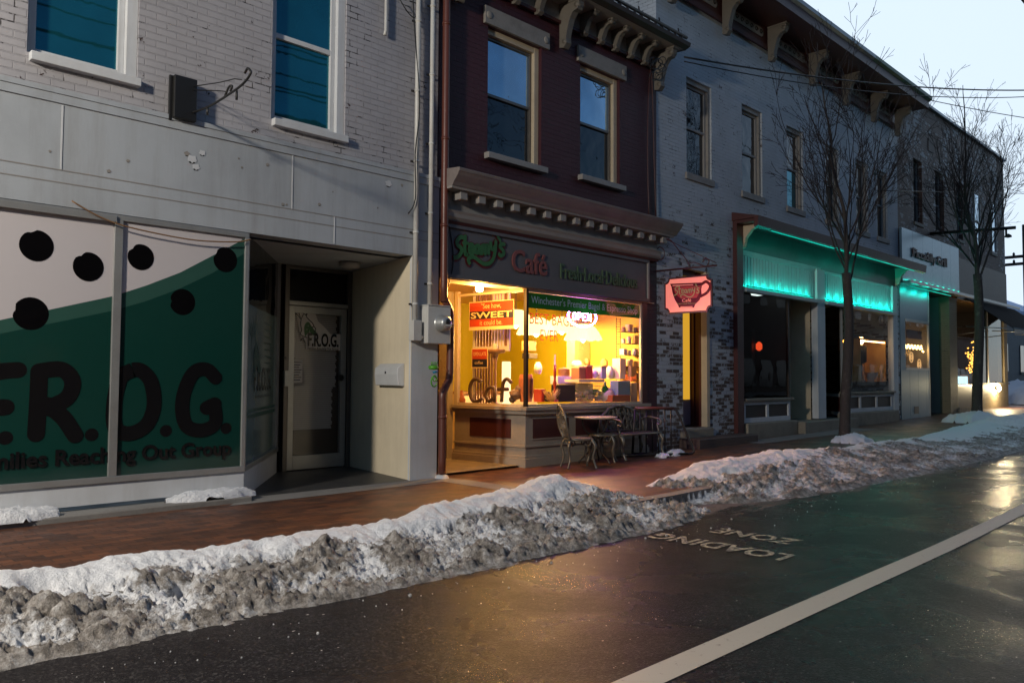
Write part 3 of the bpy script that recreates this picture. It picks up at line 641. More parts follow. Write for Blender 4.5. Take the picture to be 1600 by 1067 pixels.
mb.build('lettering', sg)
# recess: back wall, door, right wall, ceiling
yb = 10.36
mb = MB(); mb.quad((X1 - .1, D, -.2), (X1 - .1, D, 2.96), (6.86, yb, 2.96), (6.86, yb, -.2), M['stucco'])
mb.box(6.503, X1, D - .03, D + .02, -.2, fz0, M['white_paint'])
mb.quad((6.50, D - .03, -.2), (6.50, D - .03, 2.96), (6.86, yb, 2.96), (6.86, yb, -.2), M['pillar'])
mb.quad((4.2, D + .3, 2.955), (X1 - .2, D + .3, 2.955), (6.86, yb, 2.955), (5.6, yb, 2.955), M['stucco'])
mb.box(5.55, 6.9, yb + .06, yb + .1, -.2, 3.0, M['dark_wood'])
mb.build('entrance_wall', B1)
mb = MB(); mb.lathe((6.25, 9.5, 2.86), [(.02, .085), (.15, .085), (.15, .05), (.13, .02), (.05, .0)], M['trim_grey']); mb.build('ceiling_light', B1)
dx0, dx1 = 5.72, 6.84
mb = MB(); fm = M['dark_alu']
mb.box(dx0, dx0 + .07, yb - .05, yb + .05, 0.005, 2.95, fm); mb.box(dx1 - .07, dx1, yb - .05, yb + .05, 0.005, 2.95, fm)
mb.box(dx0 + .07, dx1 - .07, yb - .045, yb + .045, 2.38, 2.44, M['alu']); mb.box(dx0 + .07, dx1 - .07, yb - .045, yb + .045, 2.9, 2.95, fm)
dfm = mb.build('door_frame', B1, bevel=.005)
mb = MB(); mb.box(dx0 + .07, dx1 - .07, yb, yb + .01, 2.44, 2.9, M['black_gloss']); mb.build('transom_pane', dfm)
mb = MB(); a0, a1 = dx0 + .08, dx1 - .08
mb.box(a0, a0 + .09, yb - .03, yb + .03, .02, 2.37, M['alu']); mb.box(a1 - .09, a1, yb - .03, yb + .03, .02, 2.37, M['alu'])
mb.box(a0 + .09, a1 - .09, yb - .028, yb + .028, 2.27, 2.37, M['alu']); mb.box(a0 + .09, a1 - .09, yb - .028, yb + .028, .02, .22, M['alu'])
dr = mb.build('door', B1, bevel=.004)
mb = MB(); mb.box(a0 + .09, a1 - .09, yb - .003, yb + .003, .22, 2.27, M['glass']); gp = mb.build('pane', dr)
mb = MB()
for k in range(60):
    z = 2.25 - k * .028
    if z < .55: break
    j = .004 * math.sin(k * 1.7); mb.obox((a0 + .12, yb + .035, z), (1, 0, 0), (0, .35, .94), (0, -1, 0), 0, a1 - a0 - .26 - (.06 if z < 1.2 else 0) + j * 3, -.013, .013, -.001, .001, M['blind'])
mb.build('venetian_blind', dr)
Yd = yb - .006
mb = MB(); fd = lambda x, y: A(462 + (x - 448) * .52, 483 + y * .455, Yd)
# white cut-out sticker with the emblem
out = [(463, 492), (470, 482), (492, 488), (497, 502), (508, 512), (516, 522), (532, 522), (532, 548), (478, 546), (478, 534), (470, 528), (466, 510)]
mb.add([A(x, y, Yd - .0005) for x, y in out], [tuple(range(len(out)))], M['paper'])
frog(mb, fd, Np, M['film_black'], M['green_letter'], .55, .001)
p = A(481, 541, Yd - .009); q = A(529, 541, Yd - .009); mb.text('F.R.O.G.', p, (1, 0, 0), Z, Np, q.x - p.x, .20, M['film_black'], bold=.03); p.z -= .055; mb.text('Families Reaching Out Group', p, (1, 0, 0), Z, Np, q.x - p.x, .045, M['film_black'])
for (x, y, w_, h_) in ((447, 528, 14, 30), (452, 562, 20, 36)):
    if x == 447: mb.build('sticker', gp)
    mb = MB(); c = A(x, y, Yd); e = A(x + w_, y + h_, Yd); mb.box(c.x, e.x, Yd - .002, Yd, e.z, c.z, M['paper'])
    for k in range(8): zz = c.z - .03 - k * (c.z - e.z - .04) / 8; mb.box(c.x + .015, e.x - .015 - .02 * (k % 3), Yd - .0035, Yd - .002, zz - .009, zz, M['film_black'])
    mb.build('paper_notice', gp)
mb = MB(); c = A(446, 590, yb - .07); mb.box(c.x - .02, c.x + .05, yb - .09, yb - .03, c.z - .12, c.z + .10, M['alu']); mb.build('handle', dr); mb = MB(); mb.lathe((c.x - .01, yb - .05, c.z + .28), [(.022, -.02), (.022, .012), (.001, .014)], M['dark_alu'], 12, 'y'); mb.build('lock', dr); mb = MB()
c2 = A(532, 590, yb - .04); mb.lathe((c2.x, yb - .075, c2.z), [(.03, 0), (.05, .01), (.05, .03), (.03, .045)], M['dark_alu'], 14, 'y'); mb.build('latch', dr)
# conduits and cable runs
def conduit(px, r, z0, z1, nm='conduit'):
    x = A(px, 300)[0]; mb = MB(); mb.tube([(x, D - .03 - r - .012, z0), (x, D - .03 - r - .012, (z0 + z1) / 2), (x, D - .03 - r - .012, z1)], r, M['conduit'], 10)
    z = z0 + .3
    while z < z1: mb.tube([(x, D - .03 - r - .012, z), (x, D - .03 - r - .012, z + .03)], r * 1.22, M['conduit'], 10); mb.box(x - r * 2, x + r * 2, D - .045, D - .028, z, z + .025, M['dark_iron']); z += .95
    return mb.build(nm, B1)
conduit(645, .035, 2.0, 9); conduit(668, .032, 2.29, 9)
mb = MB(); x = A(601, 30)[0]; mb.tube([(x, D - .03, 9), (x, D - .03, 5.85), (x - .02, D - .035, 5.78)], .022, M['conduit'], 8); mb.build('conduit', B1)
mb = MB()
mb.tube(smooth_line([Vector((6.42, D - .03, 9)), Vector((6.44, D - .04, 7)), Vector((6.45, D - .06, 6.2)), Vector((6.52, D - .12, 5.0)), Vector((6.45, D - .13, 4.3)), Vector((6.46, D - .13, 3.7)), Vector((6.40, D - .06, 3.5))], 4), .009, M['black'], 5); mb.build('cable', B1); mb = MB()
mb.tube(smooth_line([A(625, 0, D - .05), A(636, 18, D - .08), A(648, 28, D - .06), A(655, 10, D - .05), A(640, 2, D - .05)], 4), .008, M['black'], 5)
mb.build('cable', B1)
mb = MB(); pts = [A(112, 314, D - .06), A(150, 336, D - .07), A(190, 352, D - .07), A(250, 366, D - .065), A(310, 376, D - .06), A(370, 378, D - .06), A(392, 374, D - .05)]
mb.tube(smooth_line(pts, 4), .008, M['wood'], 5); mb.build('rope', B1, 'frayed rope strung across the top of the green window')
mb = MB(); c = A(604, 203 + 5, D); 
# ---- things fixed to building 1
t = thing('sign_bracket', (3.4, D, 4.05), 'black iron scroll bracket with box base on the white brick wall', 'sign bracket')
mb = MB(); mb.box(3.30, 3.54, D - .11, D - .031, 4.045, 4.50, M['black']); mb.box(3.265, 3.30, D - .06, D - .029, 4.02, 4.50, M['black']); mb.build('mounting_box', t, bevel=.008)
mb = MB(); yo = D - .11
arm = [(3.5, yo, 4.14), (3.5, yo - .4, 4.11), (3.5, yo - .9, 4.13), (3.5, yo - 1.15, 4.16), (3.5, yo - 1.28, 4.22), (3.5, yo - 1.22, 4.28), (3.5, yo - 1.16, 4.25)]
mb.tube(smooth_line([Vector(p) for p in arm], 4), .012, M['black'], 7)
mb.tube(smooth_line([Vector(p) for p in [(3.5, yo - .75, 4.13), (3.5, yo - .83, 4.20), (3.5, yo - .90, 4.19), (3.5, yo - .86, 4.15)]], 4), .012, M['black'], 6)
mb.tube([(3.5, yo, 4.42), (3.5, yo - .62, 4.30), (3.5, yo - .95, 4.25), (3.5, yo - 1.1, 4.2)], .006, M['black'], 5); mb.tube([(3.5, yo, 4.38), (3.5, yo - .6, 4.22), (3.5, yo - .8, 4.16)], .006, M['black'], 5)
for q in (.35, 1.0): mb.tube([(3.5, yo - q, 4.12), (3.5, yo - q, 4.03)], .012, M['black'], 6)
mb.build('scroll_arm', t)
t = thing('electric_meter', (6.85, D, 1.79), 'grey electric meter box with round glass meter beside the brown downpipe', 'electric meter')
mx0, mx1 = 6.64, 7.03; my = D - .20
mb = MB(); mb.box(mx0, mx1, my, D - .032, 1.80, 2.30, M['conduit']); mb.box(mx0 - .01, mx1 + .01, my - .012, D - .032, 2.30, 2.315, M['conduit']); mb.build('box', t, bevel=.008)
mb = MB(); mb.lathe((6.86, my, 2.07), [(.115, 0), (.115, -.03), (.10, -.05), (.095, -.12), (.07, -.15), (.001, -.155)], M['alu'], 20, 'y'); mb.build('meter_dial', t)
mb = MB(); mb.lathe((6.86, my - .158, 2.08), [(.05, 0), (.05, -.002), (.001, -.003)], M['black'], 14, 'y'); mb.box(6.81, 6.91, my - .164, my - .16, 2.03, 2.05, M['paper']); mb.build('register', t)
t = thing('junction_box', (6.5, D, 1.85), 'small pale cable box next to the meter on the white pillar corner', 'junction box')
mb = MB(); mb.box(6.45, 6.585, D - .14, D - .032, 1.83, 2.10, M['conduit']); mb.tube([(6.585, D - .09, 1.88), (6.64, D - .09, 1.88)], .03, M['conduit'], 8); mb.build('box', t, bevel=.006)
t = thing('mailbox', (6.6, 9.0, 1.3), 'white metal wall mailbox with a keyhole on the side wall by the door', 'mailbox')
Pw = Vector((6.50, D - .03, 0)); Uw = (Vector((6.86, yb, 0)) - Pw).normalized(); Nw = Vector((-Uw.y, Uw.x, 0))
a = AP(632, 600, Pw, Nw); b = AP(596, 600, Pw, Nw); s0 = (a - Pw).dot(Uw); s1 = (b - Pw).dot(Uw)
mz1 = AP(615, 568, Pw, Nw).z; mz0 = AP(615, 603, Pw, Nw).z
mb = MB(); pr = [(0.003, mz0), (.09, mz0 + .01), (.11, mz0 + .16), (.10, mz1 - .06), (.02, mz1), (0.003, mz1)]
mb.prism([Pw + Uw * s0 + Nw * d + Z * z for d, z in pr], Uw * (s1 - s0), M['white_paint']); mb.build('box', t, bevel=.008)
mb = MB(); mb.obox(Pw + Uw * s0, Uw, (Nw * .6 - Z * .45).normalized(), Nw, -.008, (s1 - s0) + .008, 0, .01, 0, .115, M['white_paint']); mb.build('lid', t)
mb = MB(); c = Pw + Uw * ((s0 + s1) / 2) + Nw * .112 + Z * ((mz0 + mz1) / 2 + .03); mb.obox(c, Uw, Z, Nw, -.014, .014, -.016, .016, -.004, .004, M['black']); mb.build('keyhole', t)
# ================================================================== BUILDING 2: maroon cafe
B2 = thing('cafe_building', (9.5, D, 0), 'maroon painted brick cafe building with grey cornice and glowing yellow shop window', 'building')
c0, c1x = 7.02, 12.12
W1 = (7.87, 9.02, 4.62, 6.52); W2 = (9.96, 11.02, 4.68, 6.56)
mb = MB(); wall(mb, X1, c1x, 3.5, 7.7, [W1, W2], M['maroon_brick'], D, .2)
shell(mb, X1 + .004, c1x - .004, 3.45, 7.75, M['maroon_brick'])
wall(mb, 11.80, c1x, -.2, 3.5, [], M['maroon_brick'], D); mb.quad((11.8, D, -.2), (11.8, D, 3.5), (11.8, D + .05, 3.5), (11.8, D + .05, -.2), M['maroon_brick'])
mb.quad((7.0, D, -.2), (7.0, D, 3.5), (7.0, 10.9, 3.5), (7.0, 10.9, -.2), M['maroon'])
mb.build('wall', B2)
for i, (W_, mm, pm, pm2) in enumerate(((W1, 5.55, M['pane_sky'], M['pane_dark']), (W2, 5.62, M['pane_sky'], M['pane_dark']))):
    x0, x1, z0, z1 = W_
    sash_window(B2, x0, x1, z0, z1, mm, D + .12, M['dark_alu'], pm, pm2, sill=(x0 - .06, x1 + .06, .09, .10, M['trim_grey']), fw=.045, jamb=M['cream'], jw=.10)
    mb = MB(); mb.box(x0 - .10, x1 + .14, D - .05, D - .001, z1, z1 + .26, M['old_cream'])
    for xx in (x0 - .02, x1 + .06): mb.lathe((xx, D - .05, z1 + .13), [(.055, 0), (.055, -.012), (.02, -.02), (.001, -.02)], M['old_cream'], 14, 'y')
    mb.build('lintel', B2, bevel=.006)
# roof cornice: frieze, soffit, gutter, brackets
mb = MB(); mb.box(X1 + .01, c1x + .05, D - .05, D - .001, 7.03, 7.32, M['old_cream']); mb.box(X1 + .01, c1x + .05, D - .09, D - .05, 7.00, 7.05, M['maroon'])
mb.box(X1 + .01, c1x + .12, D - .50, D - .003, 7.32, 7.36, M['old_cream'])
mb.prism([(X1, D - .50, 7.32), (X1, D - .60, 7.36), (X1, D - .62, 7.42), (X1, D - .50, 7.44), (X1, D - .1, 7.52), (X1, D, 7.36)], (c1x - X1 + .2, 0, 0), M['dark_wood']); mb.build('roof_cornice', B2)
mb = MB(); mb.prism([(X1, D - .56, 7.445), (X1, D - .56, 7.47), (X1, D + 4, 8.3), (X1, D + 4, 8.2)], (c1x - X1 + .18, 0, 0), M['gutter'])
for k in range(26):
    x = X1 + .15 + k * .2; mb.box(x, x + .012, D - .58, D + .6, 7.46 + .0, 7.50, M['dark_iron'])
    if k % 3 == 1: mb.tube([(x + .05, D - .5, 7.46), (x + .03, D - .47, 7.68)], .014, M['dark_iron'], 5)
mb.tube([(X1, D - .56, 7.52), (c1x + .15, D - .56, 7.52)], .03, M['dark_iron'], 6); mb.build('roof', B2)
def scroll_bracket(mb, x, w_, top, depth, drop, mat, Y=D):
    pr = [(0, top), (-depth, top), (-depth * 1.04, top - drop * .12), (-depth * .93, top - drop * .24), (-depth * .72, top - drop * .26), (-depth * .55, top - drop * .38), (-depth * .42, top - drop * .6), (-depth * .34, top - drop * .78), (-depth * .38, top - drop * .9), (-depth * .22, top - drop), (0, top - drop * .97)]
    mb.prism([(x, Y + d, z) for d, z in pr], (w_, 0, 0), mat)
    mb.prism([(x - .012, Y, top), (x - .012, Y - depth * 1.08, top), (x - .012, Y - depth * 1.08, top - .035), (x - .012, Y, top - .035)], (w_ + .024, 0, 0), mat)
    mb.tube([(x - .012, Y - depth * .9, top - drop * .14), (x + w_ + .012, Y - depth * .9, top - drop * .14)], depth * .12, mat, 8); mb.tube([(x - .01, Y - depth * .26, top - drop * .86), (x + w_ + .01, Y - depth * .26, top - drop * .86)], depth * .09, mat, 8)
bx = [(7.15, 1), (7.75, 0), (8.3, 0), (8.80, 0), (9.38, 1), (9.88, 0), (10.32, 0), (10.72, 0), (11.15, 0), (11.56, 0), (11.98, 1)]
for x, big in bx:
    mb = MB(); scroll_bracket(mb, x, .12 if big else .09, 7.315, .40 if big else .32, .72 if big else .36, M['bracket'], D - .052); mb.build('cornice_bracket', B2)
# storefront cornice (crown moulding, dentils, frieze, architrave)
def moulding(mb, x0, x1, prof, mat, Y=D): mb.prism([(x0, Y - d, z) for d, z in prof], (x1 - x0, 0, 0), mat)
mb = MB(); moulding(mb, 6.98, 12.36, [(0, 3.955), (.27, 3.955), (.29, 3.985), (.30, 4.0), (.33, 4.03), (.375, 4.08), (.40, 4.12), (.41, 4.125), (.42, 4.16), (.40, 4.175), (.1, 4.20), (0, 4.21)], M['crown'])
moulding(mb, 6.985, 12.30, [(0, 3.92), (.25, 3.92), (.26, 3.954), (0, 3.954)], M['trim_grey']); mb.build('storefront_cornice', B2)
mb = MB(); moulding(mb, 6.99, 12.10, [(0, 3.66), (.03, 3.66), (.03, 3.915), (0, 3.915)], M['trim_grey']); moulding(mb, 6.99, 12.12, [(0, 3.52), (.05, 3.52), (.09, 3.57), (.10, 3.62), (.12, 3.655), (0, 3.655)], M['trim_grey'])
moulding(mb, 6.99, 12.08, [(0, 3.47), (.06, 3.47), (.075, 3.515), (0, 3.515)], M['maroon']); mb.build('frieze', B2)
for k in range(15):
    x = 7.18 + k * .345; mb = MB(); mb.box(x, x + .13, D - .21, D - .031, 3.80, 3.919, M['trim_grey']); mb.build('dentil', B2, bevel=.006)
# sign board
sy = D - .04
mb = MB(); mb.box(7.0, 11.80, sy, D + .05, 2.72, 3.47, M['sign_grey'])
mb.box(7.0, 11.80, sy - .03, sy, 2.72, 2.775, M['sign_grey']); mb.box(7.0, 11.80, sy - .03, sy, 3.42, 3.466, M['sign_grey']); mb.box(7.0, 7.04, sy - .029, sy, 2.775, 3.42, M['sign_grey']); mb.box(11.76, 11.80, sy - .029, sy, 2.775, 3.42, M['trim_grey'])
mb.box(7.0, 12.0, D - .03, D + .30, 2.705, 2.719, M['cream'])
sb = mb.build('sign_board', B2)
# brush-script shop name with its swash, drawn as strokes on the board plane
def S5(x, y): return (700 + x * .2, 350 + y * .2)
NAME = [[(118, 108), (92, 104), (66, 135), (72, 168), (100, 190), (98, 225), (70, 258), (48, 262)],          # S
        [(130, 100), (126, 170), (130, 235), (142, 238)], [(112, 150), (150, 152)],                       # t
        [(160, 205), (188, 190), (186, 165), (170, 165), (160, 200), (172, 232), (196, 222)],              # e
        [(236, 172), (214, 175), (206, 205), (218, 228), (234, 212), (238, 176)], [(238, 176), (238, 222), (248, 228)],  # a
        [(258, 230), (262, 172)], [(262, 190), (276, 168), (284, 185), (284, 232)], [(284, 190), (298, 168), (308, 185), (310, 228)],  # m
        [(326, 150), (330, 190), (346, 200), (358, 180)], [(366, 140), (362, 200), (352, 250), (338, 285), (310, 310), (270, 312), (235, 290), (200, 262), (165, 262), (150, 280), (158, 305)],  # y and swash
        [(430, 160), (408, 160), (398, 180), (420, 205), (428, 232), (406, 250), (392, 240)],               # s
        [(372, 88), (388, 92), (382, 108), (396, 122), (398, 135)]]                                        # steam
nb = MB()
for k, (rr, m_, l_, dx, dy) in enumerate(((.052, M['deep_red'], .002, 2, 6), (.030, M['green_letter'], .014, 0, 0))):
    for i, s in enumerate(NAME):
        rad = rr * (.75 if i in (2, 12) else 1)
        nb.ribbon([A(*S5(x + dx, y + dy), sy) for x, y in s], Np, rad, l_ + i * .0008, m_)
nb.build('shop_name', sb)
nb = MB(); a = A(799, 421, sy); b = A(854, 422, sy); nb.text('Café', (a.x, sy - .012, 2.93), (1, 0, 0), Z, Np, b.x - a.x, .34, M['letter_red'], .02, .012); nb.build('raised_lettering', sb); nb = MB(); a = A(875, 431, sy); b = A(995, 431, sy); nb.text('Fresh·Local·Delicious', (a.x, sy - .012, 2.93), (1, 0, 0), Z, Np, b.x - a.x, .23, M['letter_green'], .02, .012); nb.build('raised_lettering', sb)
# bulkhead and display window frames
BA = Vector((8.70, D, 0)); BB = Vector((8.55, 9.89, 0)); Us = (BB - BA).normalized(); Ns = Vector((-Us.y, Us.x, 0)); LS = (BB - BA).length
def sidebox(mb, s0, s1, z0, z1, o, mat, i=.0): mb.obox(BA, Us, Z, Ns, s0, s1, z0, z1, -i - .05, o, mat)
mb = MB(); cr = M['taupe']
mb.box(8.70, 11.80, D + .001, D + .06, -.1, .80, cr); sidebox(mb, .0, LS, -.1, .80, .0, cr)
mb.box(8.64, 11.80, D - .06, D, -.1, .14, cr); mb.box(8.66, 11.80, D - .035, D, .14, .18, cr); mb.box(8.67, 11.80, D - .022, D, .30, .335, cr)
sidebox(mb, -.0, LS, -.1, .14, .06, cr, -.05); sidebox(mb, 0, LS, .14, .18, .035, cr, -.05); sidebox(mb, 0, LS, .30, .335, .022, cr, -.05)
mb.box(8.62, 11.82, D - .09, D + .06, .86, .915, cr); mb.box(8.64, 11.81, D - .06, D + .06, .80, .859, cr); sidebox(mb, -.0, LS, .86, .915, .09, cr, -.05); sidebox(mb, 0, LS, .80, .859, .06, cr, -.05)
mb.build('bulkhead', B2, bevel=.005)
for a, b in ((8.86, 9.68), (9.86, 10.75), (10.93, 11.70)):
    mb = MB(); mb.box(a, b, D - .006, D, .43, .73, M['maroon']); mb.box(a - .02, b + .02, D - .012, D - .001, .41, .43, cr); mb.box(a - .02, b + .02, D - .012, D - .001, .73, .75, cr); mb.build('bulkhead_panel', B2)
mb = MB(); mb.obox(BA, Us, Z, Ns, .28, LS - .34, .43, .72, -.001, .008, M['maroon']); mb.build('bulkhead_panel', B2)
mb = MB(); fr = M['trim_grey']
mb.box(8.69, 8.735, D - .02, D + .04, .915, 2.704, M['dark_iron']); mb.box(11.66, 11.80, D - .02, D + .06, .915, 2.704, M['maroon']); mb.box(11.62, 11.66, D - .01, D + .03, .915, 2.704, M['cream'])
mb.box(8.735, 11.62, D - .01, D + .03, 2.665, 2.704, M['cream']); mb.box(8.735, 11.62, D - .01, D + .03, .915, .95, M['cream'])
sidebox(mb, LS - .07, LS, .915, 2.75, .02, M['cream'], .0); sidebox(mb, 0.05, LS - .07, 2.665, 2.704, .01, M['cream'], -.01); sidebox(mb, 0.05, LS - .07, .915, .95, .01, M['cream'], -.01)
fw2 = mb.build('display_frame', B2)
mb = MB(); mb.box(8.735, 11.62, D + .008, D + .014, .95, 2.665, M['glass']); mb.build('pane', fw2); mb = MB(); mb.obox(BA, Us, Z, Ns, .05, LS - .07, .95, 2.665, -.02, -.014, M['glass']); mb.build('pane', fw2)
# interior room of the cafe
IY = 13.2
mb = MB()
mb.quad((8.55, IY, -.1), (12.0, IY, -.1), (12.0, IY, 3.4), (8.55, IY, 3.4), M['wall_green'])
mb.quad((12.02, D + .05, -.1), (12.02, 10.1, -.1), (12.02, 10.1, 3.4), (12.02, D + .05, 3.4), M['wall_yellow']); mb.quad((12.02, 10.1, -.1), (12.02, IY, -.1), (12.02, IY, 3.4), (12.02, 10.1, 3.4), M['wall_green'])
mb.quad((7.05, 10.95, -.1), (8.55, 10.95, -.1), (8.55, 10.95, 3.4), (7.05, 10.95, 3.4), M['wall_yellow'])
mb.quad((8.54, 10.95, -.1), (8.54, IY, -.1), (8.54, IY, 3.4), (8.54, 10.95, 3.4), M['wall_yellow'])
mb.quad((7.0, D + .1, 2.98), (12.02, D + .1, 2.98), (12.02, IY, 2.98), (7.0, IY, 2.98), M['wall_yellow'])
mb.quad((8.55, D + .06, .02), (12.02, D + .06, .02), (12.02, IY, .02), (8.55, IY, .02), M['dark_wood'])
mb.box(8.76, 11.98, D + .07, D + 1.1, .84, .90, M['cream'])
mb.box(11.55, 12.0, 9.9, 10.1, .9, 2.95, M['cream'])
mb.build('interior_wall', B2)
# entrance door of the cafe, in its recess
mb = MB(); mb.box(7.42, 7.55, 10.5, 10.6, .03, 2.75, M['taupe']); mb.box(8.42, 8.54, 9.92, 10.6, .03, 2.75, M['taupe']); mb.box(7.0, 8.5, 10.5, 10.58, 2.66, 2.97, M['cream']); mb.build('door_frame', B2)
mb = MB(); mb.box(7.56, 7.68, 10.5, 10.55, .05, 2.64, M['dark_wood']); mb.box(8.30, 8.41, 10.5, 10.55, .05, 2.64, M['dark_wood']); mb.box(7.68, 8.30, 10.5, 10.55, .05, 1.0, M['dark_wood']); mb.box(7.68, 8.30, 10.5, 10.55, 2.5, 2.64, M['dark_wood']); cd = mb.build('door', B2, bevel=.004)
mb = MB(); mb.box(7.68, 8.30, 10.52, 10.526, 1.0, 2.5, M['glass']); mb.build('pane', cd); mb = MB(); mb.lathe((8.36, 10.45, 1.15), [(.02, .05), (.02, .01), (.035, 0), (.03, -.02), (.001, -.03)], M['gold'], 12, 'y'); mb.build('handle', cd)
t = thing('recess_light', (7.95, 8.72, 2.69), 'round amber ceiling light in the cafe entrance recess', 'lamp')
mb = MB(); mb.lathe((7.95, 8.66, 2.62), [(.05, .075), (.06, .04), (.045, 0), (.001, -.01)], emit('recess_glow', (1.0, .55, .16), 60), 14); mb.build('diffuser', t)
l_ = bpy.data.lights.new('recess_light_glow', 'POINT'); l_.energy = 125; l_.color = (1.0, .47, .10); l_.shadow_soft_size = .1; lo = bpy.data.objects.new('recess_light_glow', l_); COL.objects.link(lo); lo.parent = t; lo.location = (0, -.06, -.14)
# downpipe
mb = MB(); x = 6.99; yy = D - .10
mb.tube(smooth_line([Vector(p) for p in [(x, yy, 7.4), (x, yy, 5), (x, yy, 2.6), (x + .01, yy, 2.42), (x + .10, yy, 2.28), (x + .12, yy, 2.1), (x + .12, yy, 1.42), (x + .06, yy, 1.25), (x - .02, yy - .02, 1.12), (x - .02, yy - .02, .9), (x - .02, yy - .02, .06)]], 4), .052, M['brown_metal'], 12)
for z in (6.2, 4.6, 3.4, .8): mb.tube([(x if z > 2.5 else x - .02, yy - (.0 if z > 2.5 else .02), z), (x if z > 2.5 else x - .02, yy - (.0 if z > 2.5 else .02), z + .04)], .06, M['brown_metal'], 12)
mb.lathe((x - .02, yy - .02, 0.0), [(.10, 0), (.085, .035), (.06, .05)], M['white_paint'], 14); mb.build('downpipe', B2)
mb = MB(); mb.tube(smooth_line([Vector(p) for p in [(7.06, D - .03, 4.3), (7.10, D - .04, 3.6), (7.2, D - .05, 3.0), (7.12, D - .04, 2.6)]], 4), .008, M['black'], 5); mb.build('cable', B2); mb = MB()
mb.tube(smooth_line([A(x, y, D - .05) for x, y in ((1025, 340), (1022, 250), (1020, 160), (1018, 110))], 3), .012, M['maroon'], 5); mb.tube(smooth_line([A(x, y, D - .05) for x, y in ((1014, 345), (1012, 250), (1013, 160), (1018, 90))], 3), .012, M['maroon'], 5)
for k in range(9):
    cx, cy = 1028 + random.uniform(-8, 9), 108 + random.uniform(-14, 14); r = random.uniform(6, 12); mb.tube([A(cx + r * math.cos(q * .7) * (1 - q * .04), cy + r * .8 * math.sin(q * .7), D - .45) for q in range(10)], .008, M['black'], 4)
mb.build('cable', B2)
# ---- things at the cafe
t = thing('frog_ornament', (7.0, D - .2, 1.45), 'bright green wire ornament with a blue bow hanging from the downpipe', 'ornament')
M['lime'] = plain('lime', (.08, .32, .02), .4); M['blue_bow'] = plain('blue_bow', (.01, .2, .35), .4)
mb = MB(); c = A(677, 577, D - .2)
mb.lathe(c + Vector((0, 0, .03)), [(.002, -.035), (.06, -.03), (.07, 0), (.055, .02), (.002, .022)], M['lime'], 12); mb.tube([c + Vector((.05 * math.cos(a * .6), -.02, -.16 + .07 * math.sin(a * .6))) for a in range(11)], .010, M['lime'], 6); mb.tube([c + Vector((.03 * math.cos(a * .6), -.03, -.12 + .04 * math.sin(a * .6))) for a in range(11)], .008, M['lime'], 6)
for k in range(5): mb.tube([c + Vector((-.04 + .02 * k, -.01, .05)), c + Vector((-.05 + .025 * k, -.02, .10))], .006, M['lime'], 5)
mb.build('body', t); mb = MB(); mb.tube([c + Vector((-.04, -.05, -.04)), c + Vector((.03, -.05, -.03))], [.018, .014], M['blue_bow'], 6); mb.build('bow', t)
# hanging sign
t = thing('hanging_sign', (12.1, D - .6, 2.4), 'pink hanging cafe sign with a dark red cup, notched corners and scroll bracket', 'sign')
hx = 12.12; mb = MB(); f3 = lambda px, py: AX(px, py, hx)
mb.tube([(hx, D + .0, 3.31), (hx, 7.19, 3.30)], .016, M['maroon'], 8); mb.tube([(hx, D, 3.98), (hx, 7.2, 3.34)], .007, M['maroon'], 6)
mb.tube(smooth_line([f3(*p) for p in [(1023, 396), (1030, 386), (1038, 392), (1036, 404), (1028, 405), (1027, 397), (1032, 394)]], 3), .009, M['maroon'], 6)
mb.tube(smooth_line([f3(*p) for p in [(1025, 378), (1045, 374), (1058, 388), (1072, 405), (1078, 415)]], 4), .009, M['maroon'], 6)
mb.tube(smooth_line([f3(*p) for p in [(1074, 412), (1084, 410), (1096, 414), (1104, 416), (1108, 408), (1102, 404), (1098, 410)]], 4), .010, M['maroon'], 6)
mb.build('bracket', t); mb = MB()
for y in (8.14, 7.40): mb = MB(); mb.tube([(hx, y, 3.30), (hx, y, 3.17)], .008, M['dark_iron'], 6); mb.tube([(hx, y + .02 * math.cos(q), 3.24 + .03 * math.sin(q)) for q in range(8)], .006, M['dark_iron'], 5); mb.build('hook', t)
y0, y1, z0, z1 = 7.28, 8.25, 2.51, 3.16; yl, yr = y1, y0
def notch(y0, y1, z0, z1, c):
    out = []
    for (cy, cz, a0) in ((y0, z0, 0), (y1, z0, 1), (y1, z1, 2), (y0, z1, 3)):
        st = {0: PI / 2, 1: PI, 2: 1.5 * PI, 3: 0}[a0]
        out += [(cy + c * math.cos(st - q / 5 * PI / 2), cz + c * math.sin(st - q / 5 * PI / 2)) for q in range(6)]
    return out
mb = MB(); o1 = notch(y0, y1, z0, z1, .09); mb.prism([(hx - .018, y, z) for y, z in o1], (.036, 0, 0), M['maroon']); pn = mb.build('border', t)
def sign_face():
    t_ = NT('sign_face'); return t_.set((.75, .32, .25), .45, 0, None, .4, (1.0, .19, .12), .42)  # pink glow put into the face as weak emission
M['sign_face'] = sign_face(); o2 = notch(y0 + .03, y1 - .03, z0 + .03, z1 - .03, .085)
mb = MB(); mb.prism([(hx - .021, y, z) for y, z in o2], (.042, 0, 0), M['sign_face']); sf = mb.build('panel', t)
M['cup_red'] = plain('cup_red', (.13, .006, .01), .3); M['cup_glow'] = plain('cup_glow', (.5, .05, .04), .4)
Nx = Vector((-1, 0, 0)); mb = MB(); g3 = lambda X, Y: AX(1030 + X * .1125, 380 + Y * .1125, hx - .0212)
cup = [(150, 565), (600, 545), (585, 640), (590, 720), (560, 790), (500, 850), (485, 895), (275, 895), (265, 865), (215, 780), (185, 690), (170, 605)]
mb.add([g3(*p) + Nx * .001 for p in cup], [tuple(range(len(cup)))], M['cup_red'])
mb.ribbon([g3(*p) for p in [(600, 565), (650, 535), (700, 570), (705, 620), (660, 690), (580, 735)]], Nx, .026, .002, M['cup_red'])
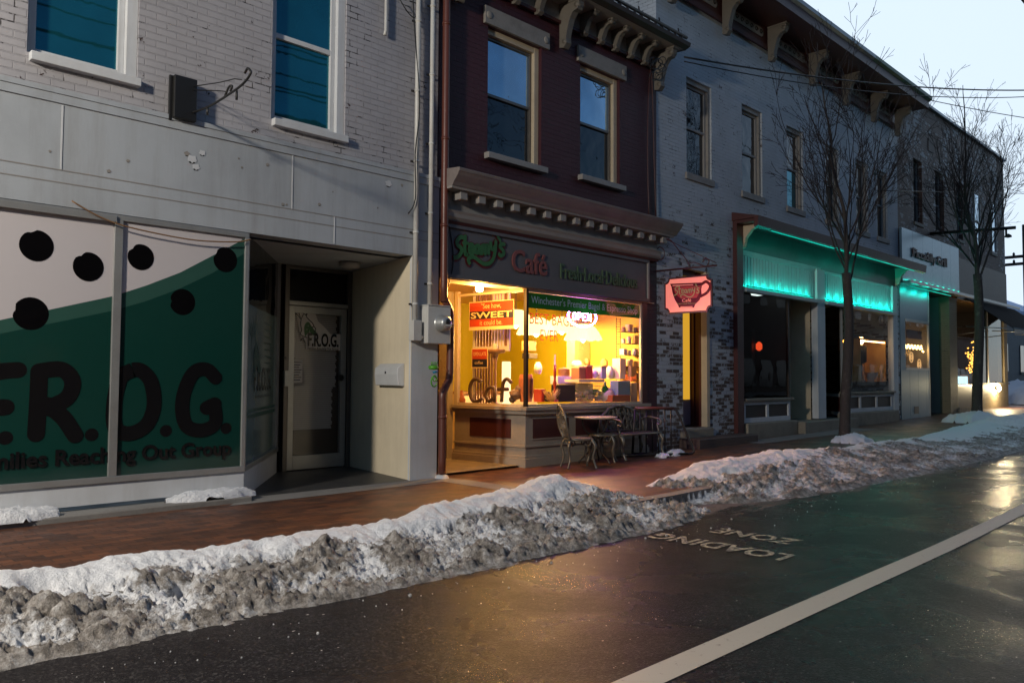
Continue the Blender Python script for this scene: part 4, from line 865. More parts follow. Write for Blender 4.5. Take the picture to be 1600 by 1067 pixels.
glow = [(195, 610), (580, 590), (565, 680), (520, 760), (300, 770), (230, 710)]; mb.add([g3(*p) + Nx * .0025 for p in glow], [tuple(range(len(glow)))], M['cup_glow'])
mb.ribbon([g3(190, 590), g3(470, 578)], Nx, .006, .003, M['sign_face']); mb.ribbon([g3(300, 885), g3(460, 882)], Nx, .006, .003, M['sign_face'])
M['pale_green'] = plain('pale_green', (.45, .45, .16), .4)
for i, s in enumerate(NAME):
    if i == 13: continue
    mb.ribbon([g3(200 + (x - 40) * .92, 590 + (y - 90) * .75 + (0.06) * (430 - x) - 18) for x, y in s], Nx, .0075, .004 + i * .0005, M['pale_green'])
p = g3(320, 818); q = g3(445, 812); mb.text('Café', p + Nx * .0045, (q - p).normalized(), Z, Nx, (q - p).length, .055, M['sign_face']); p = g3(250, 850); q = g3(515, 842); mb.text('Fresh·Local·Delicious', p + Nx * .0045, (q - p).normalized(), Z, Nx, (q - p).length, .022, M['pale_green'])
mb.build('cup_emblem', sf)
# ------------------------------------------------------------------ cafe window contents
M['lamp_glow'] = emit('lamp_glow', (1.0, .62, .24), 2.4); M['bulb'] = emit('bulb', (1.0, .62, .24), 16); M['neon_pink'] = emit('neon_pink', (1.0, .25, .62), 50); M['neon_blue'] = emit('neon_blue', (.38, .12, 1.0), 80)
def point(name, loc, power, col, size, parent):
    l = bpy.data.lights.new(name, 'POINT'); l.energy = power; l.color = col; l.shadow_soft_size = size; o = bpy.data.objects.new(name, l); COL.objects.link(o)
    o.parent = parent; o.location = Vector(loc) - ORG[parent.name]; return o
lamps = [(*A(px_, py_, Y_), lb) for px_, py_, Y_, lb in ((806, 505, 9.9, 'scalloped glowing pendant lampshade behind the sweet poster'), (838, 518, 9.3, 'glowing scalloped pendant lampshade behind the bagel lettering'), (878, 515, 9.8, 'middle glowing pendant lampshade, just left of the neon sign'), (911, 527, 9.2, 'bright glowing pendant lampshade below the neon open sign'))]
for k, (x, y, z, lb) in enumerate(lamps):
    t = thing('pendant_lamp', (x, y, z), lb, 'lamp', 'glowing pendant lamps in the cafe')
    mb = MB(); n = 36; prof = [(.03, .24), (.12, .23), (.21, .18), (.28, .09), (.34, -.04)]
    vs = []
    for i, (r, h) in enumerate(prof):
        for j in range(n):
            a = 2 * PI * j / n; rr = r * (1 + .03 * math.cos(a * 12) * (i / 4)); vs.append((x + rr * math.cos(a), y + rr * math.sin(a), z + h - (.02 * abs(math.sin(a * 6)) if i == 4 else 0)))
    mb.add(vs, [(i * n + j, i * n + (j + 1) % n, (i + 1) * n + (j + 1) % n, (i + 1) * n + j) for i in range(4) for j in range(n)], M['lamp_glow'], True); mb.build('shade', t)
    mb = MB(); mb.tube([(x, y, z + .17), (x, y, 2.97)], .006, M['black'], 5); mb.build('cord', t)
    mb = MB(); mb.lathe((x, y, z - .06), [(.002, -.04), (.035, -.02), (.04, .02), (.02, .06), (.015, .1)], M['bulb'], 10); mb.build('bulb', t)
    point('lamp_light', (x, y, z - .16), 88, (1.0, .56, .15), .06, t)
# neon sign
t = thing('neon_sign', (10.75, D + .12, 2.38), 'pink and violet neon open sign glowing in the cafe window', 'neon sign')
c = Vector((A(910, 500, D + .12)[0], D + .12, A(910, 493, D + .12)[2] - .02))
mb = MB(); mb.tube([c + Vector((.36 * math.cos(a * PI / 18), 0, .165 * math.sin(a * PI / 18))) for a in range(37)], .013, M['neon_blue'], 7, False); mb.build('ring', t)
mb = MB(); ph, pw_ = .12, .085
OP = {'O': [[(.5, 0), (0, .25), (0, .75), (.5, 1), (1, .75), (1, .25), (.5, 0)]], 'P': [[(0, 0), (0, 1), (.8, .95), (.9, .7), (.7, .48), (0, .45)]], 'E': [[(.9, 0), (0, 0), (0, 1), (.9, 1)], [(0, .5), (.7, .5)]], 'N': [[(0, 0), (0, 1), (.9, 0), (.9, 1)]]}
for k, ch in enumerate('OPEN'):
    for s in OP[ch]: mb.tube([c + Vector((-.235 + k * .125 + x * pw_, 0, -ph / 2 + y * ph)) for x, y in s], .010, M['neon_pink'], 6)
mb.build('letters', t)
point('neon_light', c + Vector((0, -.05, 0)), 34, (.55, .12, 1.0), .12, t)
# green banner and window lettering belong to the cafe window
mb = MB(); mb.box(8.74, 11.615, D + .016, D + .02, 2.42, 2.66, M['banner_green']); bn = mb.build('window_banner', fw2 if False else B2)
mb = MB(); mb.text("Winchester's Premier Bagel & Espresso Shop", (8.83, D + .0155, 2.46), (1, 0, 0), Z, Np, 2.72, .155, M['banner_text']); mb.build('lettering', bn)
M['orange_letter'] = translucent('orange_letter', (.75, .16, .06), .5)
mb = MB(); a = A(828, 500); b = A(897, 500); mb.text('BEST BAGEL', (a.x, D + .0075, 2.18), (1, 0, 0), Z, Np, b.x - a.x + .1, .17, M['orange_letter']); a = A(845, 500); b = A(873, 500); mb.text('EVER', (a.x, D + .0075, 1.93), (1, 0, 0), Z, Np, b.x - a.x, .17, M['orange_letter']); mb.build('window_lettering', B2); mb = MB()
p = A(978, 600); mb.text('Bagel', (p.x, D + .0075, 1.30), (.0, 0, 1) if False else (1, 0, 0), Z, Np, .30, .12, M['orange_letter'])
mb.build('window_lettering', B2)
# sweet poster (hung in the side pane)
FS = lambda px, py, o=-.05: AP(px, py, BA + Ns * o, Ns)
def side_rect(px0, py0, px1, py1, o=-.05):
    a = FS(px0, (py0 + py1) / 2, o); b = FS(px1, (py0 + py1) / 2, o); s0 = (a - BA).dot(Us); s1 = (b - BA).dot(Us)
    xm = (px0 + px1) / 2; return s0, s1, FS(xm, py1, o).z, FS(xm, py0, o).z
mUs = -Us     # reading direction (left in the photo is deeper in)
def thing_at(name, p, label, cat, group=None): return thing(name, p, label, cat, group)
M['poster_red'] = plain('poster_red', (.42, .045, .012), .6); M['poster_cream'] = plain('poster_cream', (.75, .55, .28), .6); M['poster_navy'] = plain('poster_navy', (.012, .014, .03), .6)
def poster(name, rect, bands, texts, label):
    s0, s1, z0, z1 = rect; t = thing(name, BA + Us * ((s0 + s1) / 2) + Z * z0 + Ns * -.05, label, 'poster'); mb = MB()
    mb.obox(BA, Us, Z, Ns, s1, s0, z0, z1, -.056, -.05, M['poster_cream']); w_ = abs(s0 - s1)
    for a, b, m_ in bands: mb.obox(BA, Us, Z, Ns, s1 + .012, s0 - .012, lerp(z0, z1, a), lerp(z0, z1, b), -.05, -.0485, m_)
    mb.build('sheet', t); mb = MB()
    for st, a, b, fx, wx, m_, bo in texts: mb.text(st, BA + Us * (s0 - w_ * fx) + Z * lerp(z0, z1, a) + Ns * -.048, mUs, Z, Ns, w_ * wx, (z1 - z0) * (b - a), m_, bold=bo)
    if texts: mb.build('lettering', t)
    return t
poster('poster', side_rect(733, 470, 803, 515), [(.66, .97, M['poster_red']), (.38, .66, M['poster_navy']), (.12, .38, M['poster_red'])],
       [('"See how,', .72, .93, .28, .44, M['poster_cream'], 0), ('SWEET', .41, .63, .04, .92, M['poster_cream'], .02), ('it could be.', .17, .34, .25, .50, M['poster_cream'], 0)], 'red and black poster reading sweet hung high in the cafe side window')
poster('poster', side_rect(737, 544, 762, 575), [(.45, .95, M['poster_red']), (.05, .45, M['poster_navy'])], [('OPEN LATE', .62, .8, .1, .8, M['poster_cream'], 0), ('coffee', .2, .35, .2, .5, M['poster_cream'], 0)], 'small red and black card on the slatted panel behind the candle stand')
# slatted shutter panel standing behind the posters
t = thing('slatted_panel', (8.75, 9.6, .9), 'tall slatted wooden shutter panel standing behind the sweet poster', 'shutter')
mb = MB(); s0, s1, z0, z1 = side_rect(738, 452, 795, 625, -.32)
mb.obox(BA, Us, Z, Ns, s1, s0, z1 - .07, z1, -.36, -.33, M['paper']); mb.obox(BA, Us, Z, Ns, s1, s0, 1.78, 1.86, -.36, -.33, M['paper']); mb.obox(BA, Us, Z, Ns, s0 - .05, s0, .92, z1, -.362, -.332, M['paper']); mb.obox(BA, Us, Z, Ns, s1, s1 + .04, 1.8, z1, -.362, -.332, M['paper']); mb.build('frame', t)
mb = MB(); k = s1 + .06
while k < s0 - .06: mb.obox(BA, Us, Z, Ns, k, k + .045, 1.86, z1 - .07, -.352, -.342, M['wood'] if int(k * 50) % 3 else M['paper']); k += .065
k = s1 + (s0 - s1) * .45
while k < s0 - .06: mb.obox(BA, Us, Z, Ns, k, k + .035, .92, 1.78, -.352, -.342, M['wood']); k += .06
mb.build('slats', t)
# candle stand, candle
cp = FS(774, 560, -.25); t = thing('candle_stand', (cp.x, cp.y, .90), 'turned wooden pedestal stand with mugs on its round top', 'stand')
mb = MB(); zt = FS(774, 548, -.25).z; mb.lathe((cp.x, cp.y, .90), [(.09, 0), (.09, .03), (.03, .06), (.022, .2), (.035, .28), (.02, .34), (.02, zt - 1.1), (.04, zt - 1.0), (.05, zt - .95), (.15, zt - .93), (.16, zt - .90), (.15, zt - .88)], M['wood'], 18); mb.build('pedestal', t)
t2 = thing('mug', (cp.x - .06, cp.y, zt + .02), 'pale mug standing on the wooden pedestal in the cafe window', 'mug', 'mugs on the pedestal')
mb = MB(); mb.lathe((cp.x, cp.y, zt + .021), [(.035, 0), (.042, .09), (.038, .09), (.03, .01)], M['paper'], 14); mb.tube([Vector((cp.x + .04, cp.y, zt + .08)), Vector((cp.x + .07, cp.y, zt + .06)), Vector((cp.x + .04, cp.y, zt + .03))], .006, M['paper'], 5); mb.build('cup', t2)
cp = FS(791, 600, -.2); zc = FS(791, 566, -.2).z; t = thing('pillar_candle', (cp.x, cp.y, .9), 'tall glowing white pillar candle lamp in the corner of the cafe window', 'candle lamp')
M['candle'] = emit('candle', (1, .66, .3), 1.6); mb = MB(); mb.lathe((cp.x, cp.y, .901), [(.07, 0), (.07, zc - .9), (.06, zc - .89), (.055, zc - .91), (.001, zc - .92)], M['candle'], 18); mb.build('candle', t)
# wooden letters on the sill
M['letter_wood'] = paint('letter_wood', (.10, .06, .03), .6, .5, (.03, .02, .01), 8)
LW = {'C': ([[(752, 596), (742, 592), (735, 602), (735, 618), (742, 628), (754, 622)]], 'brown wooden letter C standing on the cafe sill'),
      'a': ([[(772, 606), (764, 606), (759, 616), (764, 627), (772, 620)], [(773, 604), (773, 628)]], 'brown wooden letter a between the C and f on the cafe sill'),
      'f': ([[(799, 598), (792, 592), (786, 600), (784, 628)], [(778, 608), (794, 608)]], 'brown wooden letter f next to the driftwood on the cafe sill')}
for ch, (S, lb) in LW.items():
    t = thing('wooden_letter', FS(S[0][0][0], 628, -.12), lb, 'wooden letter'); mb = MB()
    for i, s in enumerate(S): mb.tube(smooth_line([FS(x, y, -.12 - i * .01) for x, y in s], 3), .030, M['letter_wood'], 8)
    mb.build('letter', t)
def lumpy(mb, c, r, mat, seed, n=14, flat=.8):
    c = Vector(c); vs = []
    for i in range(n + 1):
        th = PI * i / n
        for j in range(n):
            a = 2 * PI * j / n; d = Vector((math.sin(th) * math.cos(a), math.sin(th) * math.sin(a), math.cos(th) * flat)); rr = r * (1 + .35 * noise.noise(d * 2.2 + Vector((seed, 0, 0)))); vs.append(c + d * rr)
    mb.add(vs, [(i * n + j, (i + 1) * n + j, (i + 1) * n + (j + 1) % n, i * n + (j + 1) % n) for i in range(n) for j in range(n)], mat, True)
t = thing('driftwood', FS(806, 622, -.12), 'knotty piece of driftwood at the corner of the cafe sill', 'driftwood'); mb = MB(); lumpy(mb, FS(806, 616, -.14), .10, M['wood'], 3); lumpy(mb, FS(812, 608, -.18), .07, M['wood'], 5); lumpy(mb, FS(801, 624, -.12), .06, M['letter_wood'], 8); mb.build('branch', t)
t = thing('gourd', FS(720, 622, -.1), 'orange gourd at the inner end of the cafe side sill', 'gourd'); mb = MB(); c = FS(721, 620, -.1); mb.lathe((c.x, c.y, .92), [(.01, 0), (.06, .02), (.07, .07), (.05, .12), (.03, .16), (.02, .22), (.005, .23)], M['cloth_orange'], 14); mb.build('gourd_body', t)
# front window objects: helper for small display items
def item(name, px0, px1, py0, py1, Y, label, cat, fn, group=None):
    a = A(px0, py1, Y); b = A(px1, py0, Y); z0 = min(a.z, A(px1, py1, Y).z); z1 = b.z
    t = thing(name, ((a.x + b.x) / 2, Y, a.z), label, cat, group); fn(t, a.x, b.x, a.z, z1, Y); return t
def f_box(mat, lid=None):
    def f(t, x0, x1, z0, z1, Y):
        mb = MB(); mb.box(x0, x1, Y, Y + .18, z0, z1, mat); mb.build('body', t, bevel=.006)
        if lid: mb = MB(); mb.box(x0 - .005, x1 + .005, Y - .006, Y + .186, z1 + .001, z1 + .025, lid); mb.build('lid', t)
    return f
def f_lathe(mat, prof, part='body', extra=None):
    def f(t, x0, x1, z0, z1, Y):
        r = (x1 - x0) / 2; h = z1 - z0; mb = MB(); mb.lathe(((x0 + x1) / 2, Y + r, z0), [(r * a, h * b) for a, b in prof], mat, 18); mb.build(part, t)
        if extra: extra(t, x0, x1, z0, z1, Y)
    return f
Yi = D + .25
M['goods_red'] = plain('goods_red', (.4, .05, .02), .5); M['goods_white'] = plain('goods_white', (.7, .6, .42), .5); M['goods_brown'] = plain('goods_brown', (.25, .10, .03), .5); M['bottle_green'] = plain('bottle_green', (.02, .16, .015), .15); M['straw'] = plain('straw', (.65, .45, .14), .8); M['goods_black'] = plain('goods_black', (.02, .014, .01), .5)
item('cloth_basket', 822, 838, 585, 628, D + .10, 'orange cloth wrapped basket at the left end of the cafe front window', 'basket', f_lathe(M['cloth_orange'], [(.8, 0), (1, .3), (1, .8), (.85, 1), (.7, .96)]))
item('candlestick', 867, 872, 570, 628, Yi, 'slim red candlestick with a pale candle in the cafe front window', 'candlestick', f_lathe(M['goods_red'], [(1.6, 0), (1.6, .05), (.4, .1), (.5, .4), (.9, .5), (.4, .6), (.6, .7), (.6, 1)], 'stick', lambda t, x0, x1, z0, z1, Y: MB().lathe(((x0 + x1) / 2, Y + (x1 - x0) / 2, z1), [(.012, 0), (.012, .16), (.002, .17)], M['paper'], 8).build('candle', t)))
item('chalk_box', 874, 899, 601, 628, Yi, 'black box standing on straw in the cafe front window', 'box', f_box(M['goods_black']))
item('straw_tuft', 850, 874, 606, 628, D + .2, 'tuft of yellow straw beside the black box in the window', 'straw', lambda t, x0, x1, z0, z1, Y: [mb_.build('straw_blades', t) for mb_ in [(lambda m_: ([m_.tube([Vector(((x0 + x1) / 2 + random.uniform(-.05, .05), Y, z0)), Vector((random.uniform(x0, x1), Y + random.uniform(-.05, .05), random.uniform(z0 + .05, z1)))], .004, M['straw'], 4) for _ in range(70)], m_)[1])(MB())]])
item('cooking_pot', 882, 894, 573, 588, D + .6, 'small brown lidded pot on a white cloth in the cafe window', 'pot', f_lathe(M['goods_brown'], [(.8, 0), (1, .1), (1, .7), (1.05, .72), (.7, .85), (.15, .9), (.2, 1), (.02, 1)]))
item('wicker_crate', 901, 944, 599, 628, Yi, 'wire display crate filled with wrapped sweets in the cafe window', 'crate',
     lambda t, x0, x1, z0, z1, Y: [q for q in [(lambda m_: ([m_.box(x0, x1, Y - .003, Y, z0 + k * (z1 - z0) / 6, z0 + k * (z1 - z0) / 6 + .008, M['goods_white']) for k in range(7)], [m_.box(x0 + k * (x1 - x0) / 14, x0 + k * (x1 - x0) / 14 + .008, Y - .006, Y - .003, z0, z1, M['goods_white']) for k in range(15)], m_.box(x0, x1, Y + .25, Y + .26, z0, z1, M['goods_white']), m_.build('wire_frame', t)))(MB()), (lambda m_: ([lumpy(m_, (random.uniform(x0 + .03, x1 - .03), Y + random.uniform(.03, .2), z0 + random.uniform(.03, (z1 - z0) * .6)), .035, random.choice([M['goods_white'], M['paper'], M['straw'], M['goods_white'], M['lime']]), k, 7) for k in range(60)], m_.build('sweets', t)))(MB())]])
item('cutting_board', 903, 943, 593, 598, Yi - .03, 'green and white tray laid on top of the wire crate', 'tray', lambda t, x0, x1, z0, z1, Y: MB().box(x0, x1, Y - .02, Y + .3, z0 + .012, z1, M['goods_white']).build('board', t))
item('green_bottle', 946, 953, 596, 624, D + .2, 'dark green glass bottle beside the wire crate', 'bottle', f_lathe(M['bottle_green'], [(1, 0), (1, .6), (.7, .72), (.35, .8), (.35, 1), (.1, 1)]))
item('glass_jar', 949, 966, 606, 628, D + .14, 'round pale ceramic jar next to the green bottle', 'jar', f_lathe(M['goods_white'], [(.6, 0), (.9, .2), (1, .5), (.8, .8), (.6, .85), (.65, 1), (.5, 1)]))
for k, (a, b, c_, d_, lb, m_) in enumerate([(905, 915, 575, 592, 'brown loaf shaped basket on the cafe counter', 'goods_brown'), (917, 926, 573, 592, 'patterned tea tin on the cafe counter, left of the white teapot', 'goods_red'), (940, 948, 574, 592, 'stack of pale boxes at the right end of the cafe counter', 'paper')]):
    item('tin', a, b, c_, d_, D + .35, lb, 'tin', f_box(M[m_], M['gold']))
item('teapot', 928, 938, 576, 591, D + .35, 'white teapot between the tin and the stacked boxes on the counter', 'teapot', f_lathe(M['paper'], [(.6, 0), (1, .3), (.95, .6), (.5, .85), (.1, .88), (.15, 1), (.02, 1)], 'pot', lambda t, x0, x1, z0, z1, Y: MB().tube([((x1 - .01), Y + .04, z0 + .04), (x1 + .05, Y + .04, z0 + .12)], [.014, .007], M['paper'], 7).build('spout', t)))
item('box_of_tea', 966, 985, 595, 626, D + .12, 'blue and cream printed carton at the right end of the cafe window', 'carton', f_box(plain('carton_blue', (.25, .38, .42), .6)))
item('orange_tray', 957, 985, 617, 628, D + .08, 'low orange tray in front of the printed carton', 'tray', f_box(M['cloth_orange']))
for k, (a_, b_, c_, d_, Y_, mm, lb, sh_) in enumerate([
    (826, 838, 533, 548, 1.4, 'goods_brown', 'framed brown notice on the amber wall above the cloth basket', 0), (827, 840, 552, 560, 1.4, 'goods_black', 'row of dark tins high behind the cloth basket', 0), (841, 850, 566, 584, .9, 'goods_white', 'tall cream canister behind the cloth basket in the cafe window', 1),
    (846, 853, 608, 628, .5, 'goods_red', 'small red gift bag beside the straw in the cafe window', 0), (856, 864, 612, 628, .4, 'goods_black', 'little black pot at the foot of the straw tuft', 1), (872, 900, 588, 600, .55, 'paper', 'white cloth covered stand under the small lidded pot', 0),
    (902, 914, 563, 574, .9, 'goods_white', 'cream bowl on the counter above the brown basket', 1), (918, 924, 560, 572, .9, 'goods_brown', 'brown jug on the counter above the patterned tin', 1), (945, 953, 560, 574, .8, 'straw', 'straw coloured basket on the counter by the pale column', 1),
    (954, 962, 572, 592, .4, 'paper', 'white pitcher behind the round ceramic jar', 1), (969, 978, 560, 592, .3, 'goods_white', 'tall cream tin box standing on the carton', 0), (986, 996, 598, 628, .15, 'goods_white', 'white paper bag at the far right end of the cafe window', 0),
    (986, 995, 572, 596, .25, 'straw', 'yellow paper bag behind the white one at the right end', 0)]):
    item('window_goods', a_, b_, c_, d_, D + Y_, lb, 'goods', f_lathe(M[mm], [(.6, 0), (.95, .15), (1, .5), (.75, .85), (.5, .92), (.55, 1), (.4, 1)]) if sh_ else f_box(M[mm]), 'goods on show in the cafe window')
# gridded wall rack with shelves of mugs and jars
rx0, rx1 = A(965, 540, D + .45)[0], A(1000, 540, D + .45)[0]; ry = D + .45
t = thing('wire_rack', ((rx0 + rx1) / 2, ry, .9), 'black wire grid rack of shelves with mugs on the right of the cafe window', 'rack')
mb = MB()
for x in (rx0, rx0 + .12, rx1 - .12, rx1): mb.tube([(x, ry + .03, .95), (x, ry + .03, 2.45)], .006, M['dark_iron'], 5)
z = .98
while z < 2.45: mb.box(rx0, rx0 + .12, ry + .022, ry + .03, z, z + .006, M['dark_iron']); mb.box(rx1 - .12, rx1, ry + .022, ry + .03, z, z + .006, M['dark_iron']); z += .045
mb.build('grid', t); sh = MB()
for k in range(6): sh.box(rx0 + .02, rx1 - .02, ry - .14, ry + .02, 1.14 + k * .21, 1.148 + k * .21, M['dark_iron'])
sh.build('shelf', t)
for k in range(6):
    for j in range(4):
        x = rx0 + .09 + j * (rx1 - rx0 - .18) / 3; z = 1.149 + k * .21; m_ = random.choice(['goods_white', 'gold', 'goods_white', 'paper', 'straw', 'paper'])
        tt = thing('jar', (x, ry - .06, z), ['pale', 'cream', 'brown', 'white', 'yellow', 'tan'][k] + ' goods on the wire rack, ' + ['lowest', 'second', 'third', 'fourth', 'fifth', 'top'][k] + ' shelf, ' + ['at its left post', 'left of the middle', 'right of the middle', 'at its right post'][j], 'jar', 'goods on the wire rack shelves')
        mb = MB(); h = random.uniform(.08, .15)
        if (k + j) % 3: mb.lathe((x, ry - .06, z), [(.035, 0), (.04, h * .2), (.04, h * .8), (.03, h)], M[m_], 12)
        else: mb.box(x - .05, x + .05, ry - .11, ry - .01, z, z + h, M[m_])
        mb.build('body', tt)
# picture frames and a shelf on the back wall
t = thing('wall_shelf', (9.2, IY - .1, 1.3), 'wooden shelf of cups and tins on the yellow back wall of the cafe', 'shelf')
mb = MB()
for z in (1.2, 1.55, 1.9): mb.box(9.0, 10.3, IY - .25, IY - .01, z, z + .03, M['wood'])
mb.build('boards', t); mb = MB()
for z in (1.23, 1.58, 1.93):
    for k in range(11): mb.box(9.03 + k * .115, 9.03 + k * .115 + random.uniform(.06, .1), IY - .2, IY - .08, z, z + random.uniform(.08, .24), random.choice([M['goods_brown'], M['goods_white'], M['goods_red'], M['goods_black']]))
mb.build('cups', t)
t = thing('counter', (10.8, 11.3, 0), 'cafe counter with a pale front behind the window display', 'counter'); mb = MB(); mb.box(9.8, 11.9, 11.2, 11.8, .03, 1.05, M['goods_white']); mb.build('front', t); mb = MB(); mb.box(9.75, 11.95, 11.15, 11.85, 1.05, 1.09, M['wood']); mb.build('worktop', t)
# ================================================================== BUILDING 3: pale brick
B3 = thing('brick_building', (18, D, 0), 'long pale blue-grey painted brick building with bracketed cornice and teal lit shopfront', 'building')
e3 = 24.2
wins = [(13.12, 14.03), (15.24, 16.12), (17.28, 18.10), (19.34, 20.12), (21.20, 22.0), (22.64, 23.40)]
zb3, zt3 = 5.32, 7.2
dX0, dX1 = A(1067, 550)[0], A(1106, 550)[0]
X3a, X3b = 15.08, 23.95
mb = MB(); wall(mb, c1x, e3, -.3, 9.1, [(a, b, zb3, zt3) for a, b in wins] + [(dX0, dX1, .42, 3.46), (X3a, X3b, -.3, 4.62)], M['pale_brick'], D, .18)
shell(mb, c1x, e3, -.3, 9.25, M['pale_brick']); mb.build('wall', B3)
for k, (a, b) in enumerate(wins):
    sash_window(B3, a, b, zb3, zt3, (5.32 + 7.2) / 2 + (.0 if k != 1 else -.05), D + .10, M['trim_grey'], M['pane_dark'], M['pane_dark'] if k != 2 else M['pane_teal'], sill=(a - .05, b + .06, .13, .04, M['old_cream']), fw=.05, jamb=M['old_cream'], jw=.06)
# cornice
mb = MB(); mb.box(c1x + .4, e3, D - .06, D - .002, 8.66, 9.22, M['maroon']); mb.box(c1x + .4, e3, D - .10, D - .06, 8.62, 8.72, M['maroon']); mb.box(c1x + .3, e3 + .1, D - .80, D - .003, 9.12, 9.17, M['maroon'])
mb.box(c1x + .28, e3 + .12, D - .86, D - .78, 9.10, 9.30, M['maroon']); mb.build('frieze', B3)
mb = MB(); mb.prism([(c1x + .26, D - .86, 9.30), (c1x + .26, D - .94, 9.34), (c1x + .26, D - .95, 9.42), (c1x + .26, D - .80, 9.44), (c1x + .26, D - .1, 9.46), (c1x + .26, D, 9.30)], (8.0 - .2 - .0, 0, 0), M['gutter']); mb.build('gutter', B3)
mb = MB(); mb.prism([(c1x + 8.07, D - .86, 9.30), (c1x + 8.07, D - .94, 9.34), (c1x + 8.07, D - .95, 9.42), (c1x + 8.07, D - .80, 9.44), (c1x + 8.07, D - .1, 9.46), (c1x + 8.07, D, 9.30)], (e3 + .15 - c1x - 8.07, 0, 0), M['gutter_green']); mb.build('gutter', B3, 'green stretch of the gutter')  # this stretch has a green base colour
bxs = [12.75, 14.0, 15.85, 17.75, 19.65, 21.45, 22.9, 24.0]
bxs = [A(px, 100, D - .06)[0] for px in (1040, 1126, 1197, 1261, 1313, 1357, 1394)]
for x in bxs:
    mb = MB(); scroll_bracket(mb, x, .13, 9.118, .42, .78, M['bracket'], D - .102); mb.build('cornice_bracket', B3)
for a, b in zip(bxs, bxs[1:]):
    mb = MB(); a += .30; b -= .14; zc = 8.95; pts = []
    for k in range(9): q = PI / 2 + PI * k / 8; pts.append((a + .09 + .09 * math.cos(q), D - .062, zc + .10 * math.sin(q)))
    for k in range(9): q = -PI / 2 + PI * k / 8; pts.append((b - .09 + .09 * math.cos(q), D - .062, zc + .10 * math.sin(q)))
    mb.prism(pts, (0, -.012, 0), M['old_cream']); n = int((b - a) / .2)
    for k in range(n):
        x = a + .14 + k * (b - a - .25) / max(1, n - 1); mb.tube([(x + .06 * math.cos(q * .75) * (1 - q * .07), D - .078, zc + .06 * math.sin(q * .75) * (1 - q * .07)) for q in range(9)], .009, M['dark_wood'], 5)
    mb.build('frieze_panel', B3)
# narrow red doorway next to the cafe
mb = MB(); mb.box(dX0 - .02, dX1 + .02, D + .50, D + .53, .40, 3.5, M['dark_wood']); mb.quad((dX1 - .002, D + .1, .42), (dX1 - .002, D + .5, .42), (dX1 - .002, D + .5, 3.46), (dX1 - .002, D + .1, 3.46), M['dark_red'])
mb.box(A(1084, 550, D + .3)[0], dX1 - .004, D + .30, D + .34, .42, 3.46, M['dark_red']); mb.box(dX0 + .004, dX1 - .3, D + .10, D + .5, 3.34, 3.455, M['dark_red']); mb.box(dX1 - .08, dX1 + .02, D - .03, D + .1, .42, 3.46, M['cream'])
mb.build('door_frame', B3)
dl, drr = A(1067, 500, D + .42)[0] - .3, A(1084, 500, D + .42)[0] + .05
mb = MB(); mb.box(dl, drr, D + .40, D + .44, .44, 3.33, paint('lilac', (.20, .20, .27), .5, .3)); dd = mb.build('door', B3)
M['shade_yellow'] = emit('shade_yellow', (1.0, .52, .04), .5); sx = A(1068, 500, D + .4)[0] - .2; sx1 = A(1076, 500, D + .4)[0]
mb = MB(); za, zb = A(1070, 624, D + .4).z, A(1070, 490, D + .4).z; mb.box(sx, sx1, D + .38, D + .399, za, 2.95, M['shade_yellow']); mb.box(sx, sx1, D + .38, D + .399, 3.0, 3.28, M['shade_yellow']); mb.build('lit_pane', dd)
# steps
mb = MB(); g0 = zg(14.3); mb.box(dX0 - .1, dX1 + .05, D - .10, D + .5, g0 - .2, .41, M['stone']); mb.build('door_step', B3, bevel=.02)
mb = MB(); mb.box(dX0 - .15, 15.0, D - .45, D - .002, g0 - .2, g0 + .16, M['brown_brick']); mb.build('door_step', B3, bevel=.015)
# shopfront
Tm = M['teal_paint']
mb = MB(); mb.box(14.83, 24.6, D - .50, D - .002, 4.56, 4.62, M['maroon']); mb.prism([(14.80, D - .5, 4.43), (14.80, D - .58, 4.46), (14.80, D - .60, 4.66), (14.80, D - .5, 4.68), (14.80, D, 4.80), (14.80, D, 4.625), (14.80, D - .5, 4.625)], (9.9, 0, 0), M['maroon'])
mb.box(14.83, 15.08, D - .10, D - .003, .2, 4.56, M['maroon']); mb.build('shop_canopy', B3)
mb = MB(); mb.box(X3a, X3b, D + .02, D + .06, 4.02, 4.56, paint('fascia_teal', (.07, .11, .11), .4, .5, (.02, .03, .03), 2.5)); mb.box(X3a, 19.0, D + .0, D + .02, 4.02, 4.07, Tm); mb.build('shop_fascia', B3)
for x in (15.10, 23.9):
    mb = MB(); mb.prism([(x, D, 4.555), (x, D - .45, 4.555), (x, D - .45, 4.50), (x, D - .30, 4.46), (x, D - .15, 4.30), (x, D - .10, 4.10), (x, D, 4.06)], (.10, 0, 0), M['cream']); mb.build('canopy_bracket', B3)
px = [A(p, 500)[0] for p in (1275, 1287)]
for a, b in ((15.20, px[0] - .02), (px[1] + .02, 23.60)):
    mb = MB(); za, zb = 3.26, 3.96; mb.box(a, b, D + .03, D + .05, za, zb, Tm); mb.box(a - .04, b + .05, D - .13, D + .02, za - .08, za, Tm); mb.box(a, b, D + .0, D + .05, zb, zb + .06, Tm); k = a
    while k < b - .02: mb.box(k, k + .11, D + .012, D + .03, za, zb, Tm); k += .135
    mb.build('beadboard_panel', B3, bevel=.004)
mb = MB(); W_ = M['white_paint']
mb.box(px[0], px[1], D - .04, D + .12, .42, 4.02, W_); mb.build('post', B3, bevel=.006); mb = MB(); mb.box(23.60, 23.95, D - .04, D + .12, .35, 4.02, W_); mb.build('post', B3, bevel=.006); mb = MB(); mb.box(X3a, 15.20, D - .02, D + .10, .4, 4.02, M['maroon']); mb.build('post', B3, bevel=.006)
